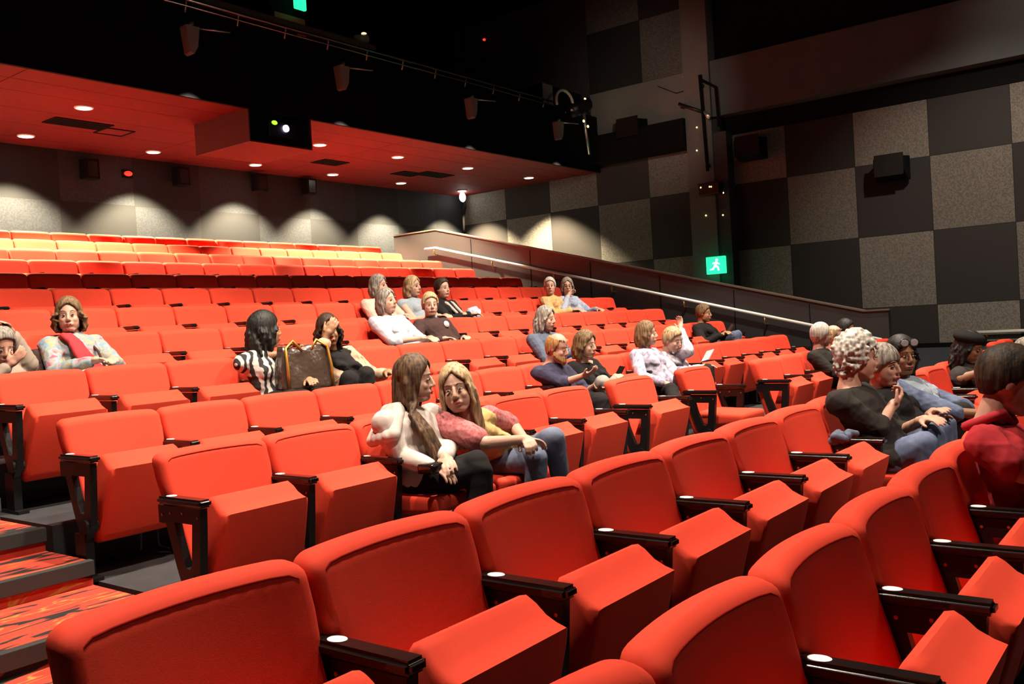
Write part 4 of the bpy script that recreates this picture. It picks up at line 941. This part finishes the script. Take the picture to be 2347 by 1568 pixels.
# control booth behind
t = thing('control_booth_window', 'red framed booth opening above the bulkhead, green sign over it', 'window', (9.45, 11.3, 4.75+ZO))
for a in ((-.30, .30, -.03, 0, .20, .32), (.14, .30, -.03, 0, -.5, .20)): obj('frame', B(*a), mat('red_frame_paint', (.40, .045, .02), .6), t)
obj('opening', B(-.34, .30, 0, .03, -.5, .8), MATTE, t)
prop('exit_sign', 'green lit sign at the top edge above the red booth frame', 'sign', B(-.11, .11, -.03, .03, -.2, .14), GREEN, (9.52, 11.1, 5.33+ZO), False, .02)
for i, (u_, v_, Y, lab, mt, rr) in enumerate(((1110, 91, 14.3, 'red indicator light glowing in the dark above the bulkhead', REDLED, .035), (294, 398, 14.35, 'red indicator light on the dark rear wall', REDLED, .055), (1082, 437, 14.35, 'tiny red indicator beside the rear corner lamp', REDLED, .03))):
    p = at(u_, v_, Y) if i else onp_(u_, v_); t = thing('indicator_light', lab, 'light', p)
    bm = bmesh.new(); ellip(bm, Vector(), (Vector((rr*1.3, 0, 0)), Vector((0, rr, 0)), Vector((0, 0, rr*.8))), 2); obj('bulb', bm, mt, t, True)
    obj('housing', B(-rr*1.6, rr*1.6, rr*.3, YB-p.y, -rr*1.2, rr*1.2) if i else B(rr*.4, XW-p.x, -rr*1.6, rr*1.6, -rr*1.2, rr*1.2), MATTE, t)
for i, u_ in enumerate((205, 415, 595, 708)):
    p = at(u_, 372+.08*u_, 14.2); t = thing('rear_speaker', '%s small black speaker under the red ceiling on the rear wall, from the left' % ORD[i+1], 'speaker', p, 0, 'speakers on the rear wall')
    obj('cabinet', B(-.12, .12, -.1, .1, -.16, .16), MATTE, t, False, None, .012); obj('mount', B(-.03, .03, .09, YB-p.y, -.05, .05), BLACK, t); obj('cone', B(-.08, .08, -.106, -.1, -.12, .12), BLACK, t)
# corner lamp and cable
t = thing('corner_lamp', 'small white lit lamp in the rear corner below the last downlight', 'lamp', at(1060, 452, 14.0))
bm = bmesh.new(); ellip(bm, Vector(), (Vector((.09, 0, 0)), Vector((0, .06, 0)), Vector((0, 0, .11))), 3); obj('diffuser', bm, LAMPW, t, True)
bm = bmesh.new(); tube(bm, [(.16, .1, .1), (.2, .1, -.2), (.12, .1, -.45), (.1, .1, -.9)], .03, 8); obj('cable', bm, MATTE, t, True)
# stage lights at the right end of the bulkhead
t = thing('stage_light', 'lit stage lantern in a yoke at the right end of the bulkhead', 'stage light', at(1325, 245, 10.3))
bm = bmesh.new(); tube(bm, [(-.35, 0, -.15), (-.1, -.05, -.05), (.12, -.1, .04), (.2, -.13, .07)], [.16, .17, .13, .13], 18); obj('barrel', bm, BLACK, t, True)
bm = bmesh.new(); disc(bm, (.205, -.14, .075), .10, (.8, -.55, .3), .01, 20); obj('lens', bm, mat('warm_lens', (1, .8, .5), .3, emis=(1, .75, .4), es=6), t)
bm = bmesh.new(); tube(bm, [(-.62+.30*math.cos(a), -.08, -.02+.24*math.sin(a)) for a in np.linspace(-.6, PI+.4, 14)], .03, 8); obj('yoke', bm, mat('grey_yoke', (.5, .46, .40), .4), t, True)
bm = bmesh.new(); tube(bm, [(.22, .02, .05), (.26, .02, -.4), (.36, .02, -.95)], .035, 10); obj('pole', bm, STEEL, t, True)
bm = bmesh.new()
for a, b, c in ((.3, .5, -.45), (.5, .9, -.55), (.28, .6, -.95)): tube(bm, [(.25, 0, .1), (.25+a*.4, 0, -.1), (.25+b*.55, 0, c)], .01, 6)
obj('cable', bm, MATTE, t, True)
for i, (dx, dz) in enumerate(((-.05, -.33), (.10, -.42), (.05, .14))):
    bm = bmesh.new(); ellip(bm, Vector((dx, -.15, dz)), (Vector((.035, 0, 0)), Vector((0, .02, 0)), Vector((0, 0, .03))), 2); obj('indicator', bm, AMBER, t, True)
t = thing('duct_box', 'grey box end beside the stage lantern above the bulkhead', 'box', at(1255, 225, 10.6))
obj('panel', B(-.17, .17, -.02, .0, -.28, .28), GREYBOX, t); obj('casing', B(-.17, 1.3, 0, .8, -.28, .28), MATTE, t)
t = thing('catwalk_lantern', 'small grey lantern standing on the bulkhead rail near the booth', 'stage light', at(826, 92, 10.6))
bm = bmesh.new(); tube(bm, [(-.1, 0, 0), (.1, -.04, .03)], [.06, .08], 12); obj('barrel', bm, GLASSY, t, True)
bm = bmesh.new(); ellip(bm, Vector((.05, -.04, .1)), (Vector((.05, 0, 0)), Vector((0, .04, 0)), Vector((0, 0, .025))), 2); obj('lens', bm, AMBER, t, True)
obj('stand', B(-.03, .03, -.03, .03, 4.40+ZO-t.location.z, 0), BLACK, t)
# wall speakers
def wspeaker(u_, v_, X, lab, s=1.0):
    d = ray(u_, v_); d = d*((X)/d.x); p = Vector((X, d.y, d.z+ZO))
    t = thing('wall_speaker', lab, 'speaker', p, 0, 'black wall speakers'); bm = bmesh.new()
    pr = [(-.22, .16), (.16, .20), (.16, -.22), (-.02, -.22), (-.24, -.10)]
    a = [bm.verts.new((q[0]*s, -.26*s, q[1]*s)) for q in pr]; b = [bm.verts.new((q[0]*s, .26*s, q[1]*s)) for q in pr]
    bm.faces.new(a); bm.faces.new(b[::-1])
    for q in range(5): bm.faces.new((a[q], a[(q+1) % 5], b[(q+1) % 5], b[q]))
    obj('cabinet', bm, MATTE, t, False, None, .015)
    bm = B(-.01*s, .01*s, -.24*s, .24*s, -.19*s, .19*s); o = obj('grille', bm, BLACK, t); o.location = (-.225*s, 0, .03*s); o.rotation_euler = (0, .08, 0)
    obj('bracket', B(.16*s, .2*s+.12, -.06, .06, -.1, .1), BLACK, t)
wspeaker(2045, 385, XW-.28, 'black wedge speaker on the pale tile at far right')
wspeaker(1722, 340, XW-.28, 'black wedge speaker in the shade just right of the pillar')
wspeaker(1450, 298, XW-.28, 'black wedge speaker high on the wall left of the pillar', 1.05)
# pillar fittings
def onp(u_, v_, X): d = ray(u_, v_); d = d*(X/d.x); return Vector((X, d.y, d.z+ZO))
t = thing('pipe_bracket', 'tall black pipe bracket on the pillar with a short side arm', 'bracket', onp(1612, 290, XW-.45))
L = t.location
bm = bmesh.new(); tube(bm, [onp(1604, 172, XW-.45)-L, onp(1622, 392, XW-.45)-L], .035, 8); obj('post', bm, MATTE, t, True)
bm = bmesh.new(); tube(bm, [onp(1604, 182, XW-.45)-L, onp(1640, 200, XW-.45)-L, onp(1648, 290, XW-.45)-L], .03, 8); obj('hanger', bm, MATTE, t, True)
bm = bmesh.new(); tube(bm, [onp(1556, 238, XW-.45)-L, onp(1610, 256, XW-.45)-L], .03, 8); obj('side_arm', bm, BLACK, t, True)
bm = bmesh.new(); tube(bm, [onp(1628, 270, XW-.46)-L, onp(1614, 256, XW-.46)-L], [.05, .03], 10); obj('lamp_head', bm, STEEL, t, True)
for u_, v_ in ((1606, 196), (1621, 380)):
    q = onp(u_, v_, XW-.45)-L; obj('standoff', B(q.x, q.x+.12, q.y-.03, q.y+.03, q.z-.03, q.z+.03), BLACK, t)
t = thing('wall_device', 'dark double device with tiny amber lights on the pillar', 'device', onp(1628, 433, XW-.45)); L = t.location
obj('casing', B(-.08, .1, -.22, .22, -.12, .12), BLACK, t, False, None, .02)
for u_, v_ in ((1606, 430), (1626, 428), (1630, 428), (1658, 442)):
    bm = bmesh.new(); ellip(bm, onp(u_, v_, XW-.545)-L, (Vector((.012, 0, 0)), Vector((0, .015, 0)), Vector((0, 0, .02))), 1); obj('indicator', bm, AMBER, t, True)
for i, (u_, v_, lab) in enumerate(((1573, 174, 'small lit lamp high on the wall left of the pillar top'), (1597, 292, 'upper tiny amber wall light at the pillar edge'), (1597, 345, 'lower tiny amber wall light at the pillar edge'), (1618, 494, 'left amber dot below the double device'), (1657, 493, 'right amber dot below the double device'))):
    X = XW-.37 if i > 0 else XW-.05
    bm = bmesh.new(); ellip(bm, Vector(), (Vector((.02, 0, 0)), Vector((0, .016 if i else .08, 0)), Vector((0, 0, .018))), 2); prop('wall_light', lab, 'light', bm, AMBER, onp(u_, v_, X), True)
bm = bmesh.new(); q0 = onp(1575, 180, XW-.06); tube(bm, [q0, onp(1578, 230, XW-.06), onp(1584, 270, XW-.06)], .008, 6); tube(bm, [onp(1508, 198, XW-.05), onp(1550, 214, XW-.06), onp(1575, 206, XW-.06)], .008, 6)
prop('loose_cable', 'thin black cables looping across the wall beside the pillar', 'cable', bm, MATTE, (0, 0, 0), True)
# exit sign
t = thing('exit_sign', 'square green lit running-person exit sign on the pillar', 'sign', onp(1641, 608, XW-.40)); L = t.location
obj('casing', B(-.02, .05, -.20, .20, -.17, .17), GREEN, t, False, None, .012)
bm = bmesh.new()
for a, b, r_ in (((.03, .10), (.03, .10), .028), ((.02, .055), (-.01, -.01), .028), ((-.01, -.01), (.05, -.04), .02), ((.05, -.04), (.06, -.10), .018), ((-.01, -.01), (-.05, -.07), .02), ((-.05, -.07), (-.11, -.08), .016), ((.02, .05), (.08, .02), .015), ((.02, .05), (-.05, .04), .015)):
    capsule(bm, Vector((-.022, -a[0], a[1])), Vector((-.022, -b[0], b[1])), r_, r_, 8)
obj('pictogram', bm, WHITEGLOW, t, True)
d = bpy.data.lights.new('exit_glow', 'POINT'); d.energy = 3; d.color = (.05, 1, .4); d.shadow_soft_size = .1; o = bpy.data.objects.new('exit_glow', d); C.objects.link(o); o.location = L+Vector((-.25, 0, -.1))
